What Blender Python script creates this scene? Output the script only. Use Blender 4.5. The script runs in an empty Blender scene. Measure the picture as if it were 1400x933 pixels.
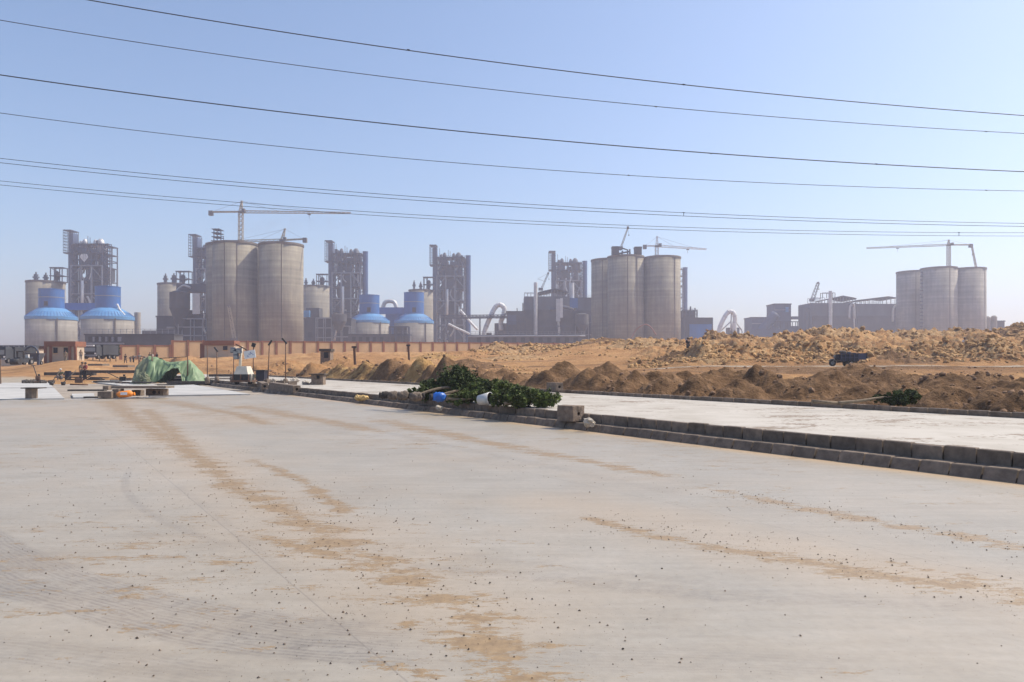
import bpy, math, random
import numpy as np
from mathutils import Vector, Matrix
R = math.radians
random.seed(7)
rng = np.random.default_rng(11)
scene = bpy.context.scene
COL = scene.collection

# ------------------------------------------------------------------ camera
F, CX, HZ, EYE = 1040.0, 700.0, 497.0, 1.7
cam_d = bpy.data.cameras.new('camera'); cam = bpy.data.objects.new('camera', cam_d); COL.objects.link(cam)
cam_d.sensor_width = 36.0; cam_d.lens = 36.0 * F / 1400.0; cam_d.shift_y = (HZ - 466.5) / 1400.0
cam.location = (0, 0, EYE); cam.rotation_euler = (R(90), 0, 0)
cam_d.clip_start = 0.1; cam_d.clip_end = 6000
scene.camera = cam

def P(x, y, d):
    "place in the world of what the photograph shows at (x, y), d metres ahead"
    return Vector(((x - CX) / F * d, d, EYE + (HZ - y) * d / F))

# ------------------------------------------------------------------ world, sun
SUN_AZ, SUN_EL = 75.0, 50.0
w = bpy.data.worlds.new('World'); scene.world = w; w.use_nodes = True
nt = w.node_tree; nt.nodes.clear()
sky = nt.nodes.new('ShaderNodeTexSky'); sky.sky_type = 'NISHITA'; sky.sun_disc = False
sky.sun_elevation = R(SUN_EL); sky.sun_rotation = R(SUN_AZ)
sky.altitude = 50; sky.air_density = 1.0; sky.dust_density = 2.2; sky.ozone_density = 3.4
bg = nt.nodes.new('ShaderNodeBackground'); bg.inputs[1].default_value = 0.15
wo = nt.nodes.new('ShaderNodeOutputWorld')
nt.links.new(sky.outputs[0], bg.inputs[0]); nt.links.new(bg.outputs[0], wo.inputs[0])
sun_d = bpy.data.lights.new('sun', 'SUN'); sun_d.energy = 3.9; sun_d.angle = R(0.6); sun_d.color = (1.0, 0.915, 0.75)
sun = bpy.data.objects.new('sun', sun_d); COL.objects.link(sun)
sdir = Vector((math.sin(R(SUN_AZ)) * math.cos(R(SUN_EL)), math.cos(R(SUN_AZ)) * math.cos(R(SUN_EL)), math.sin(R(SUN_EL))))
sun.rotation_euler = (-sdir).to_track_quat('-Z', 'Y').to_euler(); sun.location = (60, 20, 60)
scene.cycles.volume_bounces = 2
vs = scene.view_settings
vs.view_transform = 'Standard'; vs.look = 'None'; vs.exposure = 0.36; vs.gamma = 1.0; vs.use_curve_mapping = False

# ------------------------------------------------------------------ materials
def newmat(name):
    m = bpy.data.materials.new(name); m.use_nodes = True
    n = m.node_tree; b = n.nodes['Principled BSDF']
    return m, n, b
def N(n, typ, **kw):
    x = n.nodes.new(typ)
    for k, v in kw.items(): setattr(x, k, v)
    return x
def ramp(n, stops):
    r = N(n, 'ShaderNodeValToRGB')
    e = r.color_ramp.elements
    while len(e) < len(stops): e.new(0.5)
    for q, (p, c) in zip(e, stops):
        q.position = p; q.color = (c[0], c[1], c[2], 1) if not isinstance(c, (int, float)) else (c, c, c, 1)
    return r
def mathn(n, op, a, b=None, c=None):
    m = N(n, 'ShaderNodeMath', operation=op)
    for i, v in enumerate((a, b, c)):
        if v is None: continue
        if isinstance(v, (int, float)): m.inputs[i].default_value = v
        else: n.links.new(v, m.inputs[i])
    return m.outputs[0]
def mixc(n, fac, a, b):
    m = N(n, 'ShaderNodeMix', data_type='RGBA')
    for sock, v in ((m.inputs[0], fac), (m.inputs[6], a), (m.inputs[7], b)):
        if isinstance(v, (int, float)): sock.default_value = v
        elif isinstance(v, tuple): sock.default_value = (*v, 1)
        else: n.links.new(v, sock)
    return m.outputs[2]
def noise(n, scale, detail=5, rough=0.6, vec=None, stretch=None):
    t = N(n, 'ShaderNodeTexNoise'); t.inputs['Scale'].default_value = scale
    t.inputs['Detail'].default_value = detail; t.inputs['Roughness'].default_value = rough
    if vec is None:
        tc = N(n, 'ShaderNodeTexCoord'); vec = tc.outputs['Object']
    if stretch:
        mp = N(n, 'ShaderNodeMapping'); mp.inputs['Scale'].default_value = stretch
        n.links.new(vec, mp.inputs[0]); vec = mp.outputs[0]
    n.links.new(vec, t.inputs['Vector'])
    return t.outputs['Fac']
def bump(n, b, h, strength=0.3, dist=0.05):
    u = N(n, 'ShaderNodeBump'); u.inputs['Strength'].default_value = strength; u.inputs['Distance'].default_value = dist
    n.links.new(h, u.inputs['Height']); n.links.new(u.outputs[0], b.inputs['Normal'])
def attr(n, name):
    a = N(n, 'ShaderNodeAttribute'); a.attribute_name = name
    return a.outputs['Fac']

def plain(name, c, var=0.25, scale=3.0, rough=0.8, metal=0.0, stretch=None, rnd=0.0, bumps=0.0):
    m, n, b = newmat(name)
    f = noise(n, scale, stretch=stretch)
    r = ramp(n, [(0.28, tuple(x * (1 - var) for x in c)), (0.72, tuple(min(1, x * (1 + var)) for x in c))])
    n.links.new(f, r.inputs[0]); out = r.outputs[0]
    if rnd:
        k = mathn(n, 'MULTIPLY_ADD', attr(n, 'rnd'), 2 * rnd, 1 - rnd)
        hs = N(n, 'ShaderNodeHueSaturation'); n.links.new(k, hs.inputs['Value']); n.links.new(out, hs.inputs['Color']); out = hs.outputs[0]
    n.links.new(out, b.inputs['Base Color'])
    b.inputs['Roughness'].default_value = rough; b.inputs['Metallic'].default_value = metal
    if bumps: bump(n, b, f, bumps, 0.05)
    return m

def silo_mat(name, c):
    m, n, b = newmat(name)
    tc = N(n, 'ShaderNodeTexCoord'); v = tc.outputs['Object']
    band = noise(n, 1.0, 2, 0.5, v, (0.004, 0.004, 0.55))
    streak = noise(n, 1.0, 6, 0.65, v, (0.5, 0.5, 0.035))
    blot = noise(n, 0.09, 6, 0.62, v)
    sp = N(n, 'ShaderNodeSeparateXYZ'); n.links.new(v, sp.inputs[0])
    s = mathn(n, 'ADD', mathn(n, 'MULTIPLY', band, 0.34), mathn(n, 'ADD', mathn(n, 'MULTIPLY', streak, 0.36), mathn(n, 'MULTIPLY', blot, 0.42)))
    r = ramp(n, [(0.4, tuple(x * 0.5 for x in c)), (0.51, tuple(x * 0.85 for x in c)), (0.58, c), (0.68, tuple(x * 1.4 for x in c))])
    n.links.new(s, r.inputs[0])
    lift = mathn(n, 'LESS_THAN', mathn(n, 'FRACT', mathn(n, 'MULTIPLY', sp.outputs['Z'], 0.4)), 0.08)
    col = mixc(n, mathn(n, 'MULTIPLY', lift, 0.22), r.outputs[0], tuple(x * 0.5 for x in c))
    n.links.new(col, b.inputs['Base Color']); b.inputs['Roughness'].default_value = 0.9
    bump(n, b, s, 0.25, 0.3)
    return m

M = {}
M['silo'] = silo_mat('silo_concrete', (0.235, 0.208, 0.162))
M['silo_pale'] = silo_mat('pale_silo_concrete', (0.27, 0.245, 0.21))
M['seam'] = plain('silo_seam', (0.12, 0.1, 0.08), 0.3, 0.4)
M['steel'] = plain('grey_steel', (0.04, 0.05, 0.08), 0.4, 0.15, 0.6)
M['dark'] = plain('dark_sheeting', (0.036, 0.04, 0.05), 0.45, 0.12, 0.8)
M['sheet'] = plain('grey_sheeting', (0.085, 0.094, 0.115), 0.35, 0.1, 0.7, stretch=(1, 1, 0.25))
M['dusty'] = plain('dusty_plant_wall', (0.07, 0.07, 0.075), 0.45, 0.12, 0.9)
M['frame'] = plain('pale_frame_steel', (0.21, 0.225, 0.26), 0.2, 0.3, 0.6)
M['white'] = plain('white_painted_steel', (0.72, 0.71, 0.69), 0.12, 0.3, 0.5)
M['duct'] = plain('bare_metal_duct', (0.55, 0.54, 0.53), 0.2, 0.3, 0.45, 0.3)
M['blue'] = plain('blue_cladding', (0.015, 0.115, 0.36), 0.3, 0.12, 0.55, stretch=(1, 1, 0.3))
M['stack_blue'] = plain('blue_stack_paint', (0.022, 0.07, 0.19), 0.3, 0.12, 0.6)
M['blue_roof'] = plain('pale_blue_roof', (0.075, 0.24, 0.47), 0.22, 0.2, 0.5)
M['blue_grey'] = plain('blue_grey_steel', (0.05, 0.075, 0.14), 0.35, 0.12, 0.6)
M['crane'] = plain('crane_paint', (0.42, 0.36, 0.27), 0.25, 0.4, 0.6)
M['crane_dark'] = plain('crane_counterweight', (0.16, 0.15, 0.15), 0.25, 0.4, 0.7)
M['plaster'] = plain('tan_plaster', (0.5, 0.33, 0.185), 0.14, 0.5, 0.9)
M['plaster_grey'] = plain('greyish_plaster', (0.46, 0.37, 0.28), 0.15, 0.8, 0.9)
M['brick'] = plain('red_brown_paint', (0.23, 0.095, 0.055), 0.22, 0.7, 0.85)
M['hole'] = plain('dark_opening', (0.02, 0.02, 0.022), 0.2, 1, 0.9)
M['block'] = plain('grey_concrete_block', (0.175, 0.132, 0.1), 0.4, 5, 0.95, rnd=0.25, bumps=0.3)
M['rough_block'] = plain('rough_concrete', (0.2, 0.148, 0.112), 0.45, 6, 0.95, bumps=0.8)
M['wood'] = plain('weathered_timber', (0.2, 0.16, 0.125), 0.4, 4, 0.85, stretch=(1, 1, 8))
M['timber_dark'] = plain('dark_timber', (0.07, 0.058, 0.05), 0.4, 4, 0.85)
M['plasticsheet'] = plain('pale_sheet', (0.66, 0.66, 0.68), 0.08, 0.8, 0.6)
M['iron'] = plain('dark_iron', (0.04, 0.037, 0.036), 0.4, 6, 0.6, 0.3)
M['rust'] = plain('rusty_iron', (0.13, 0.07, 0.045), 0.4, 6, 0.8)
M['cable'] = plain('cable_aluminium', (0.035, 0.036, 0.045), 0.1, 1, 0.6)
M['tarp'] = plain('green_tarpaulin', (0.17, 0.24, 0.125), 0.3, 1.5, 0.55)
M['tarp_dusty'] = plain('dusty_green_tarpaulin', (0.19, 0.2, 0.12), 0.3, 1.5, 0.7)
M['cream'] = plain('cream_paint', (0.6, 0.54, 0.44), 0.15, 2, 0.5)
M['orange'] = plain('orange_plastic', (0.75, 0.24, 0.03), 0.25, 9, 0.5)
M['bluebag'] = plain('blue_plastic', (0.02, 0.13, 0.5), 0.3, 6, 0.4)
M['burlap'] = plain('muddy_sacking', (0.15, 0.115, 0.09), 0.6, 7, 0.95, bumps=0.8)
M['burlap_dark'] = plain('dark_wet_sacking', (0.045, 0.037, 0.033), 0.5, 7, 0.95, bumps=0.8)
M['navy'] = plain('navy_paint', (0.008, 0.009, 0.024), 0.3, 3, 0.45)
M['navy_light'] = plain('faded_navy_paint', (0.035, 0.04, 0.085), 0.3, 3, 0.6)
M['tyre'] = plain('tyre_rubber', (0.02, 0.02, 0.02), 0.3, 3, 0.9)
M['rim'] = plain('wheel_rim', (0.22, 0.2, 0.19), 0.3, 3, 0.6)
M['rock'] = plain('pale_limestone', (0.4, 0.238, 0.1), 0.4, 1.2, 0.95, rnd=0.35)
M['clod'] = plain('soil_clods', (0.22, 0.13, 0.075), 0.35, 3, 0.95, rnd=0.4)
M['ochre'] = plain('ochre_lump', (0.62, 0.42, 0.18), 0.3, 6, 0.95)
M['whiterock'] = plain('white_rock', (0.46, 0.4, 0.33), 0.25, 8, 0.95, bumps=0.4)
M['leaf'] = plain('leaf_green', (0.082, 0.108, 0.022), 0.5, 2, 0.85, rnd=0.8)
M['leaf_dark'] = plain('dark_leaf_green', (0.05, 0.07, 0.013), 0.4, 2, 0.85, rnd=0.8)
M['leaf_grey'] = plain('dusty_leaf_green', (0.04, 0.055, 0.03), 0.35, 2, 0.8, rnd=0.6)
M['bark'] = plain('grey_bark', (0.2, 0.15, 0.1), 0.4, 9, 0.95)
M['skin'] = plain('skin', (0.25, 0.13, 0.08), 0.1, 5, 0.6)
M['screen'] = plain('lamp_glass', (0.25, 0.27, 0.29), 0.1, 5, 0.15)
M['ink'] = plain('blue_ink', (0.03, 0.08, 0.3), 0.1, 5, 0.6)
M['grit'] = plain('grit', (0.11, 0.08, 0.06), 0.4, 30, 0.95, rnd=0.6)
for k, c in dict(red=(0.2, 0.03, 0.03), black=(0.02, 0.02, 0.025), grey=(0.12, 0.12, 0.13), bluec=(0.05, 0.08, 0.2), whitec=(0.65, 0.62, 0.58), khaki=(0.25, 0.2, 0.13), olive=(0.09, 0.09, 0.05)).items():
    M['cloth_' + k] = plain('cloth_' + k, c, 0.2, 6, 0.9)

# ------------------------------------------------------------------ objects
def tag(o, label=None, cat=None, group=None, kind=None):
    if label: o['label'] = label
    if cat: o['category'] = cat
    if group: o['group'] = group
    if kind: o['kind'] = kind
    return o
def thing(name, label, cat, loc, group=None):
    o = bpy.data.objects.new(name, None); COL.objects.link(o); o.location = loc
    o.empty_display_size = 0.2
    return tag(o, label, cat, group)
def wloc(o):
    v = Vector((0, 0, 0))
    while o is not None:
        v += o.location; o = o.parent
    return v
def copy_tree(o, parent=None):
    c = o.copy(); COL.objects.link(c); c.parent = parent
    for ch in o.children: copy_tree(ch, c)
    return c

class MB:
    "collects faces in world coordinates and links them as one mesh object"
    def __init__(s): s.v = []; s.f = []; s.r = []; s.rv = 0.5; s.smooth = []
    def add(s, vs, fs, smooth=False):
        b = len(s.v); s.v.extend([tuple(q) for q in vs]); s.r.extend([s.rv] * len(vs))
        for f in fs: s.f.append([i + b for i in f]); s.smooth.append(smooth)
        return s
    def box(s, c, sz, rz=0.0, tilt=None, taper=1.0):
        hx, hy, hz = sz[0] / 2, sz[1] / 2, sz[2] / 2
        m = Matrix.Rotation(rz, 3, 'Z')
        if tilt is not None: m = m @ tilt
        vs = []
        for z, k in ((-hz, 1.0), (hz, taper)):
            for x, y in ((-hx, -hy), (hx, -hy), (hx, hy), (-hx, hy)):
                vs.append(Vector(c) + m @ Vector((x * k, y * k, z)))
        return s.add(vs, [(0, 3, 2, 1), (4, 5, 6, 7), (0, 1, 5, 4), (1, 2, 6, 5), (2, 3, 7, 6), (3, 0, 4, 7)])
    def bb(s, x0, x1, y0, y1, z0, z1):
        return s.box(((x0 + x1) / 2, (y0 + y1) / 2, (z0 + z1) / 2), (abs(x1 - x0), abs(y1 - y0), abs(z1 - z0)))
    def bar(s, a, b, wd, hd=None):
        a = Vector(a); b = Vector(b); d = (b - a)
        if d.length < 1e-6: return s
        hd = hd or wd; t = d.normalized()
        up = Vector((0, 0, 1)) if abs(t.z) < 0.95 else Vector((1, 0, 0))
        u = t.cross(up).normalized(); v = u.cross(t)
        vs = [p + u * (i * wd / 2) + v * (j * hd / 2) for p in (a, b) for i, j in ((-1, -1), (1, -1), (1, 1), (-1, 1))]
        return s.add(vs, [(0, 3, 2, 1), (4, 5, 6, 7), (0, 1, 5, 4), (1, 2, 6, 5), (2, 3, 7, 6), (3, 0, 4, 7)])
    def tube(s, pts, r, n=8, cap=True, smooth=True):
        pts = [Vector(p) for p in pts]
        rs = r if isinstance(r, (list, tuple)) else [r] * len(pts)
        vs = []; u = None
        for i, p in enumerate(pts):
            t = (pts[min(i + 1, len(pts) - 1)] - pts[max(i - 1, 0)]).normalized()
            if u is None:
                up = Vector((0, 0, 1)) if abs(t.z) < 0.9 else Vector((1, 0, 0))
                u = t.cross(up).normalized()
            else: u = (u - t * u.dot(t)).normalized()
            v = t.cross(u)
            for k in range(n):
                a = 2 * math.pi * k / n
                vs.append(p + (u * math.cos(a) + v * math.sin(a)) * rs[i])
        fs = [(i * n + k, i * n + (k + 1) % n, (i + 1) * n + (k + 1) % n, (i + 1) * n + k) for i in range(len(pts) - 1) for k in range(n)]
        s.add(vs, fs, smooth)
        if cap:
            b = len(s.v) - len(vs); L = (len(pts) - 1) * n
            s.f.append([b + k for k in range(n)][::-1]); s.f.append([b + L + k for k in range(n)]); s.smooth += [False, False]
        return s
    def lathe(s, c, prof, n=32, smooth=True, cap=True):
        c = Vector(c); vs = []
        for r, z in prof:
            for k in range(n):
                a = 2 * math.pi * k / n
                vs.append(c + Vector((r * math.cos(a), r * math.sin(a), z)))
        fs = [(i * n + k, i * n + (k + 1) % n, (i + 1) * n + (k + 1) % n, (i + 1) * n + k) for i in range(len(prof) - 1) for k in range(n)]
        s.add(vs, fs, smooth)
        if cap:
            b = len(s.v) - len(vs); L = (len(prof) - 1) * n
            s.f.append([b + k for k in range(n)][::-1]); s.f.append([b + L + k for k in range(n)]); s.smooth += [False, False]
        return s
    def prism(s, poly, d):
        "poly: points of one face; d: the vector it is pushed along"
        d = Vector(d); n = len(poly); vs = [Vector(p) for p in poly] + [Vector(p) + d for p in poly]
        return s.add(vs, [tuple(range(n))[::-1], tuple(range(n, 2 * n))] + [(i, (i + 1) % n, n + (i + 1) % n, n + i) for i in range(n)])
    def rock(s, c, sz, seed=None, flat=0.7, rz=None):
        g = random
        t = (1 + 5 ** 0.5) / 2
        base = [(-1, t, 0), (1, t, 0), (-1, -t, 0), (1, -t, 0), (0, -1, t), (0, 1, t), (0, -1, -t), (0, 1, -t), (t, 0, -1), (t, 0, 1), (-t, 0, -1), (-t, 0, 1)]
        fs = [(0, 11, 5), (0, 5, 1), (0, 1, 7), (0, 7, 10), (0, 10, 11), (1, 5, 9), (5, 11, 4), (11, 10, 2), (10, 7, 6), (7, 1, 8), (3, 9, 4), (3, 4, 2), (3, 2, 6), (3, 6, 8), (3, 8, 9), (4, 9, 5), (2, 4, 11), (6, 2, 10), (8, 6, 7), (9, 8, 1)]
        m = Matrix.Rotation(g.random() * 6.28, 3, 'Z') @ Matrix.Rotation(g.uniform(-0.6, 0.6), 3, 'X')
        sx, sy, sz_ = g.uniform(0.7, 1.3), g.uniform(0.7, 1.2), flat * g.uniform(0.8, 1.2)
        vs = []
        for p in base:
            k = g.uniform(0.7, 1.2) * sz / 3.5
            vs.append(Vector(c) + m @ Vector((p[0] * k * sx, p[1] * k * sy, p[2] * k * sz_)))
        return s.add(vs, fs)
    def lump(s, c, rad, rough=0.18, seed=0, n=18, m=11, freq=2.2):
        "closed irregular lump: rad = (x, y, z) half sizes"
        c = Vector(c); vs = []; o = seed * 13.7
        for i in range(m + 1):
            th = math.pi * i / m
            for k in range(n):
                ph = 2 * math.pi * k / n; v = Vector((math.sin(th) * math.cos(ph), math.sin(th) * math.sin(ph), math.cos(th)))
                from_n = float(fbm(np.array([v.x * freq + o + v.z * 1.3]), np.array([v.y * freq - v.z * freq * .8 + o]), 4, 0.6)[0])
                q = 1 + rough * 2.2 * from_n
                vs.append(c + Vector((v.x * rad[0] * q, v.y * rad[1] * q, v.z * rad[2] * q)))
        fs = [(i * n + k, (i + 1) * n + k, (i + 1) * n + (k + 1) % n, i * n + (k + 1) % n) for i in range(m) for k in range(n)]
        return s.add(vs, fs, False)
    def build(s, name, mat, parent=None, label=None, loc=None):
        me = bpy.data.meshes.new(name)
        v = np.array(s.v, dtype=float).reshape(-1, 3)
        if parent is not None: off = np.array(wloc(parent))
        elif loc is not None: off = np.array(loc, dtype=float)
        else: off = np.array([(v[:, 0].min() + v[:, 0].max()) / 2, (v[:, 1].min() + v[:, 1].max()) / 2, v[:, 2].min()])
        me.from_pydata((v - off).tolist(), [], s.f)
        me.polygons.foreach_set('use_smooth', s.smooth)
        a = me.attributes.new('rnd', 'FLOAT', 'POINT'); a.data.foreach_set('value', s.r)
        me.materials.append(mat); me.update()
        o = bpy.data.objects.new(name, me); COL.objects.link(o)
        if parent is not None: o.parent = parent
        else: o.location = off
        if label: o['label'] = label
        return o

# ------------------------------------------------------------------ value noise in numpy
_perm = rng.random((256, 256))
def vnoise(x, y):
    xi = np.floor(x).astype(int); yi = np.floor(y).astype(int); fx = x - xi; fy = y - yi
    fx = fx * fx * (3 - 2 * fx); fy = fy * fy * (3 - 2 * fy)
    g = lambda i, j: _perm[i & 255, j & 255]
    return (g(xi, yi) * (1 - fx) + g(xi + 1, yi) * fx) * (1 - fy) + (g(xi, yi + 1) * (1 - fx) + g(xi + 1, yi + 1) * fx) * fy
def fbm(x, y, o=5, gain=0.5):
    a = 1.0; t = 0.0; s = 0.0
    for i in range(o):
        t = t + a * (vnoise(x + 17.3 * i, y + 9.1 * i) - 0.5); s += a; a *= gain; x = x * 2.03; y = y * 2.03
    return t / s * 2
def sstep(a, b, x):
    t = np.clip((x - a) / (b - a), 0, 1); return t * t * (3 - 2 * t)

# ------------------------------------------------------------------ road frame: n across, t along
RD = Vector((-0.535, 0.845, 0)); RN = Vector((0.845, 0.535, 0))
def NT(n, t, z=0.0): return RN * n + RD * t + Vector((0, 0, z))
N_KERB, N_KERB_UP, N_FAR = 11.76, 12.16, 19.85
Z_LOW, Z_UP = 0.18, 0.40

# ------------------------------------------------------------------ terrain
_kd = np.array([0, 20, 40, 60, 72, 84, 105, 125, 165, 240, 330, 1500], float)
_kx = np.array([-900, 0, 100, 165, 300, 500, 700, 830, 1000, 1200, 1400, 2600], float)
_kz = np.array([
    [0, 0, 0, 0, 0, .1, .3, .5, .8, 1.2, 2, 2],
    [0, 0, 0, 0, 0, .1, .3, .5, .8, 1.2, 2, 2],
    [0, 0, 0, 0, .1, .7, 1.6, 2.2, 2.7, 3.2, 4, 5],
    [0, 0, 0, 0, .1, .3, .8, 1.3, 2.5, 3.2, 5, 5],
    [.1, .1, .1, .2, .3, .5, 1.1, 1.8, 3.3, 4, 5, 5],
    [.3, .3, .4, .7, .9, 1.2, 1.9, 2.7, 4, 4.8, 5, 5],
    [.3, .3, .4, .8, 1, 1.4, 2, 2.8, 4.2, 5.2, 5, 5],
    [.3, .3, .45, 1, 1.2, 1.7, 2.6, 5, 5.5, 5.5, 5, 5],
    [.3, .3, .5, 1.4, 1.5, 3.2, 4.1, 5.5, 5.3, 5, 5, 5],
    [.3, .3, .55, 1.4, 1.5, 3.4, 4.3, 6.3, 5.8, 5, 5, 5],
    [.3, .3, .55, 1.4, 1.5, 3.5, 4.4, 6.6, 6, 5, 5, 5],
    [.3, .3, .55, 1.4, 1.5, 3.5, 4.4, 6.6, 6, 5, 5, 5]])
def base_z(X, Y):
    d = np.clip(Y, 0.5, 1499); x = np.clip(CX + F * X / np.maximum(d, 8), -899, 2599)
    i = np.clip(np.searchsorted(_kx, x) - 1, 0, len(_kx) - 2); j = np.clip(np.searchsorted(_kd, d) - 1, 0, len(_kd) - 2)
    fx = (x - _kx[i]) / (_kx[i + 1] - _kx[i]); fy = (d - _kd[j]) / (_kd[j + 1] - _kd[j])
    fx = fx * fx * (3 - 2 * fx)
    return (_kz[i, j] * (1 - fx) + _kz[i + 1, j] * fx) * (1 - fy) + (_kz[i, j + 1] * (1 - fx) + _kz[i + 1, j + 1] * fx) * fy
# heaps tipped on the site: column, peak row, distance, radius, soil (0 sand, 1 brown, 2 yellow, 3 pale rubble)
HEAPS = [(735, 514, 33, 1.9, 1), (770, 496, 38, 3.0, 1), (803, 506, 35, 2.1, 1), (832, 499, 38, 2.9, 1), (868, 512, 33, 1.9, 1), (905, 516, 31, 1.6, 1),
         (936, 508, 33, 2.0, 1), (962, 511, 31, 1.7, 1), (993, 503, 32.5, 2.3, 1), (1033, 506, 31, 2.0, 1), (1074, 519, 29, 1.7, 1), (1112, 522, 28, 1.8, 1),
         (1166, 497, 38, 4.2, 1), (1125, 511, 33, 2.6, 1), (1220, 510, 34, 3.2, 1), (1300, 514, 30, 3.6, 1), (1352, 535, 21, 1.3, 1), (1398, 520, 27, 3.0, 1), (1460, 512, 27, 3.5, 1),
         (720, 520, 34, 1.6, 1), (850, 519, 31, 1.7, 1), (1010, 516, 29, 1.7, 1), (748, 508, 36, 2.2, 1), (787, 511, 34, 1.9, 1), (818, 512, 33, 1.9, 1), (890, 507, 34, 2.2, 1), (918, 512, 32, 1.9, 1), (950, 516, 30, 1.6, 1), (975, 509, 32, 2.0, 1), (1012, 508, 32, 2.0, 1), (1052, 512, 30.5, 2.0, 1), (1093, 516, 29, 1.9, 1), (1140, 508, 33, 2.6, 1), (1190, 503, 36, 3.2, 1), (1260, 512, 33, 3.0, 1), (1340, 512, 31, 3.0, 1), (1240, 526, 25, 2.0, 1), (1300, 530, 23, 1.8, 1), (1180, 530, 26, 1.8, 1), (1400, 538, 20, 1.4, 1), (700, 512, 40, 2.2, 1), (480, 510, 47, 2.2, 1), (516, 508, 47.5, 2.2, 1), (552, 505, 47, 2.5, 1), (592, 508, 45, 2.2, 1), (445, 511, 48, 2.0, 1), (405, 508, 54, 2.4, 0), (630, 508, 44, 2.2, 1), (670, 511, 43, 2.0, 1),
         (352, 504, 66, 2.6, 0), (425, 503, 62, 3.0, 0), (462, 507, 50, 2.6, 1), (500, 500, 51, 3.2, 1), (532, 497, 50, 3.0, 1), (575, 498, 49, 3.0, 2), (610, 498, 46, 2.8, 1),
         (640, 490, 80, 4, 1), (655, 503, 50, 2.8, 1), (690, 505, 47, 2.5, 1), (545, 489, 78, 4, 0), (600, 483, 120, 5, 2), (640, 478, 140, 6, 0), (470, 490, 90, 5, 0), (390, 492, 88, 4, 0),
         (72, 497, 100, 6, 0), (90, 500, 92, 5, 0), (40, 502, 88, 4, 0), (130, 499, 104, 5, 0), (230, 487, 130, 6, 0), (420, 486, 135, 7, 0),
         (682, 469, 150, 7, 3), (722, 470, 150, 6, 3), (756, 473, 150, 6, 3), (802, 464, 142, 7, 3), (828, 463, 135, 6, 1), (700, 485, 112, 5, 3),
         (1236, 481, 76, 3.2, 1), (935, 478, 84, 3.2, 1), (880, 462, 120, 6, 3), (960, 484, 79, 3, 3), (1120, 484, 79, 3, 1), (1330, 480, 79, 4, 3), (1190, 478, 80, 4, 3),
         (1130, 452, 124, 7, 3), (1255, 449, 126, 8, 3), (1330, 450, 124, 7, 1), (1400, 447, 124, 7, 1), (1010, 456, 124, 6, 1)]
def heap_field(X, Y):
    z = np.zeros_like(X); soil = np.zeros_like(X); wt = np.zeros_like(X)
    j = fbm(X * 0.5, Y * 0.5, 4)
    for (px, py, d, r, so) in HEAPS:
        c = P(px, py, d)
        if d < 72:
            d2 = max(d, (N_FAR + 1.5) / (RN.x * (px - CX) / F + RN.y) if px > 330 else d); r = r * 0.74 * d2 / d * (1.15 if px < 640 else 1); d = d2; c = P(px, py, d); c.z += .4 if px < 640 else .1
        h = c.z - float(base_z(np.array([c.x]), np.array([c.y]))[0])
        if h <= 0.05: continue
        q = np.hypot(X - c.x, Y - c.y) / r * (1 + 0.16 * j)
        k = np.clip(1 - q, 0, 1)
        k = np.where(k > 0.93, 0.93 + (k - 0.93) * 0.4, k) / 0.958
        hh = h * k
        better = hh > z
        z = np.where(better, hh, z)
        soil = np.where(better & (hh > 0.04), so, soil)
    return z, soil
def ground_z(X, Y, full=False):
    X = np.asarray(X, float); Y = np.asarray(Y, float)
    b = base_z(X, Y); hz, soil = heap_field(X, Y)
    n = RN.x * X + RN.y * Y; t = RD.x * X + RD.y * Y
    rough = fbm(X * 0.35, Y * 0.35, 5, 0.6)
    bumpy = 0.05 + 0.16 * sstep(20, 45, Y) + 0.35 * sstep(100, 140, Y)
    px = CX + F * X / np.maximum(Y, 5)
    right = sstep(820, 960, px)
    bank = right * sstep(71, 78, Y) * (1 - sstep(150, 190, Y))
    track = right * np.exp(-((Y - 66) / 3.2) ** 2)
    z = b + hz + (rough * (bumpy + 0.75 * bank) + bank * (np.abs(fbm(X * 0.16 + 8, Y * 0.16, 5, 0.6)) * 3.0 - .6 + .5 * fbm(X * .9, Y * .9, 4, .7))) * (1 - 0.85 * track) + (hz > 0.1) * (fbm(X * 1.7, Y * 1.7, 5, 0.7) * 0.26 + np.abs(fbm(X * 0.8 + 3, Y * 0.8, 4, .6)) * 0.2 - .05)
    z = np.where(hz > 0.05, np.maximum(z, b), z)
    # keep clear of what is paved
    far = sstep(N_FAR + 0.2, N_FAR + 1.4, n)
    road2 = 0.36 * (1 - sstep(95, 130, t))
    z = z * far + (0.42 * (1 - sstep(95, 130, t)) + b * sstep(95, 130, t)) * (1 - far)
    low = (1 - sstep(N_FAR - 0.1, N_FAR + .1, n)) * (1 - sstep(88, 110, t))
    z = z * (1 - low) + low * 0.05
    left = (1 - sstep(N_KERB + 1.0, N_KERB + 1.8, n)) * (1 - sstep(66, 82, t))
    z = z * (1 - left) + left * (-0.12)
    if full: return z, soil, track, bank, hz
    return z
def gz(x, d):
    "ground height in column x at distance d"
    X = (x - CX) / F * d
    return float(ground_z(np.array([X]), np.array([d]))[0])
def G(x, d):
    return Vector(((x - CX) / F * d, d, gz(x, d)))

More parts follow.
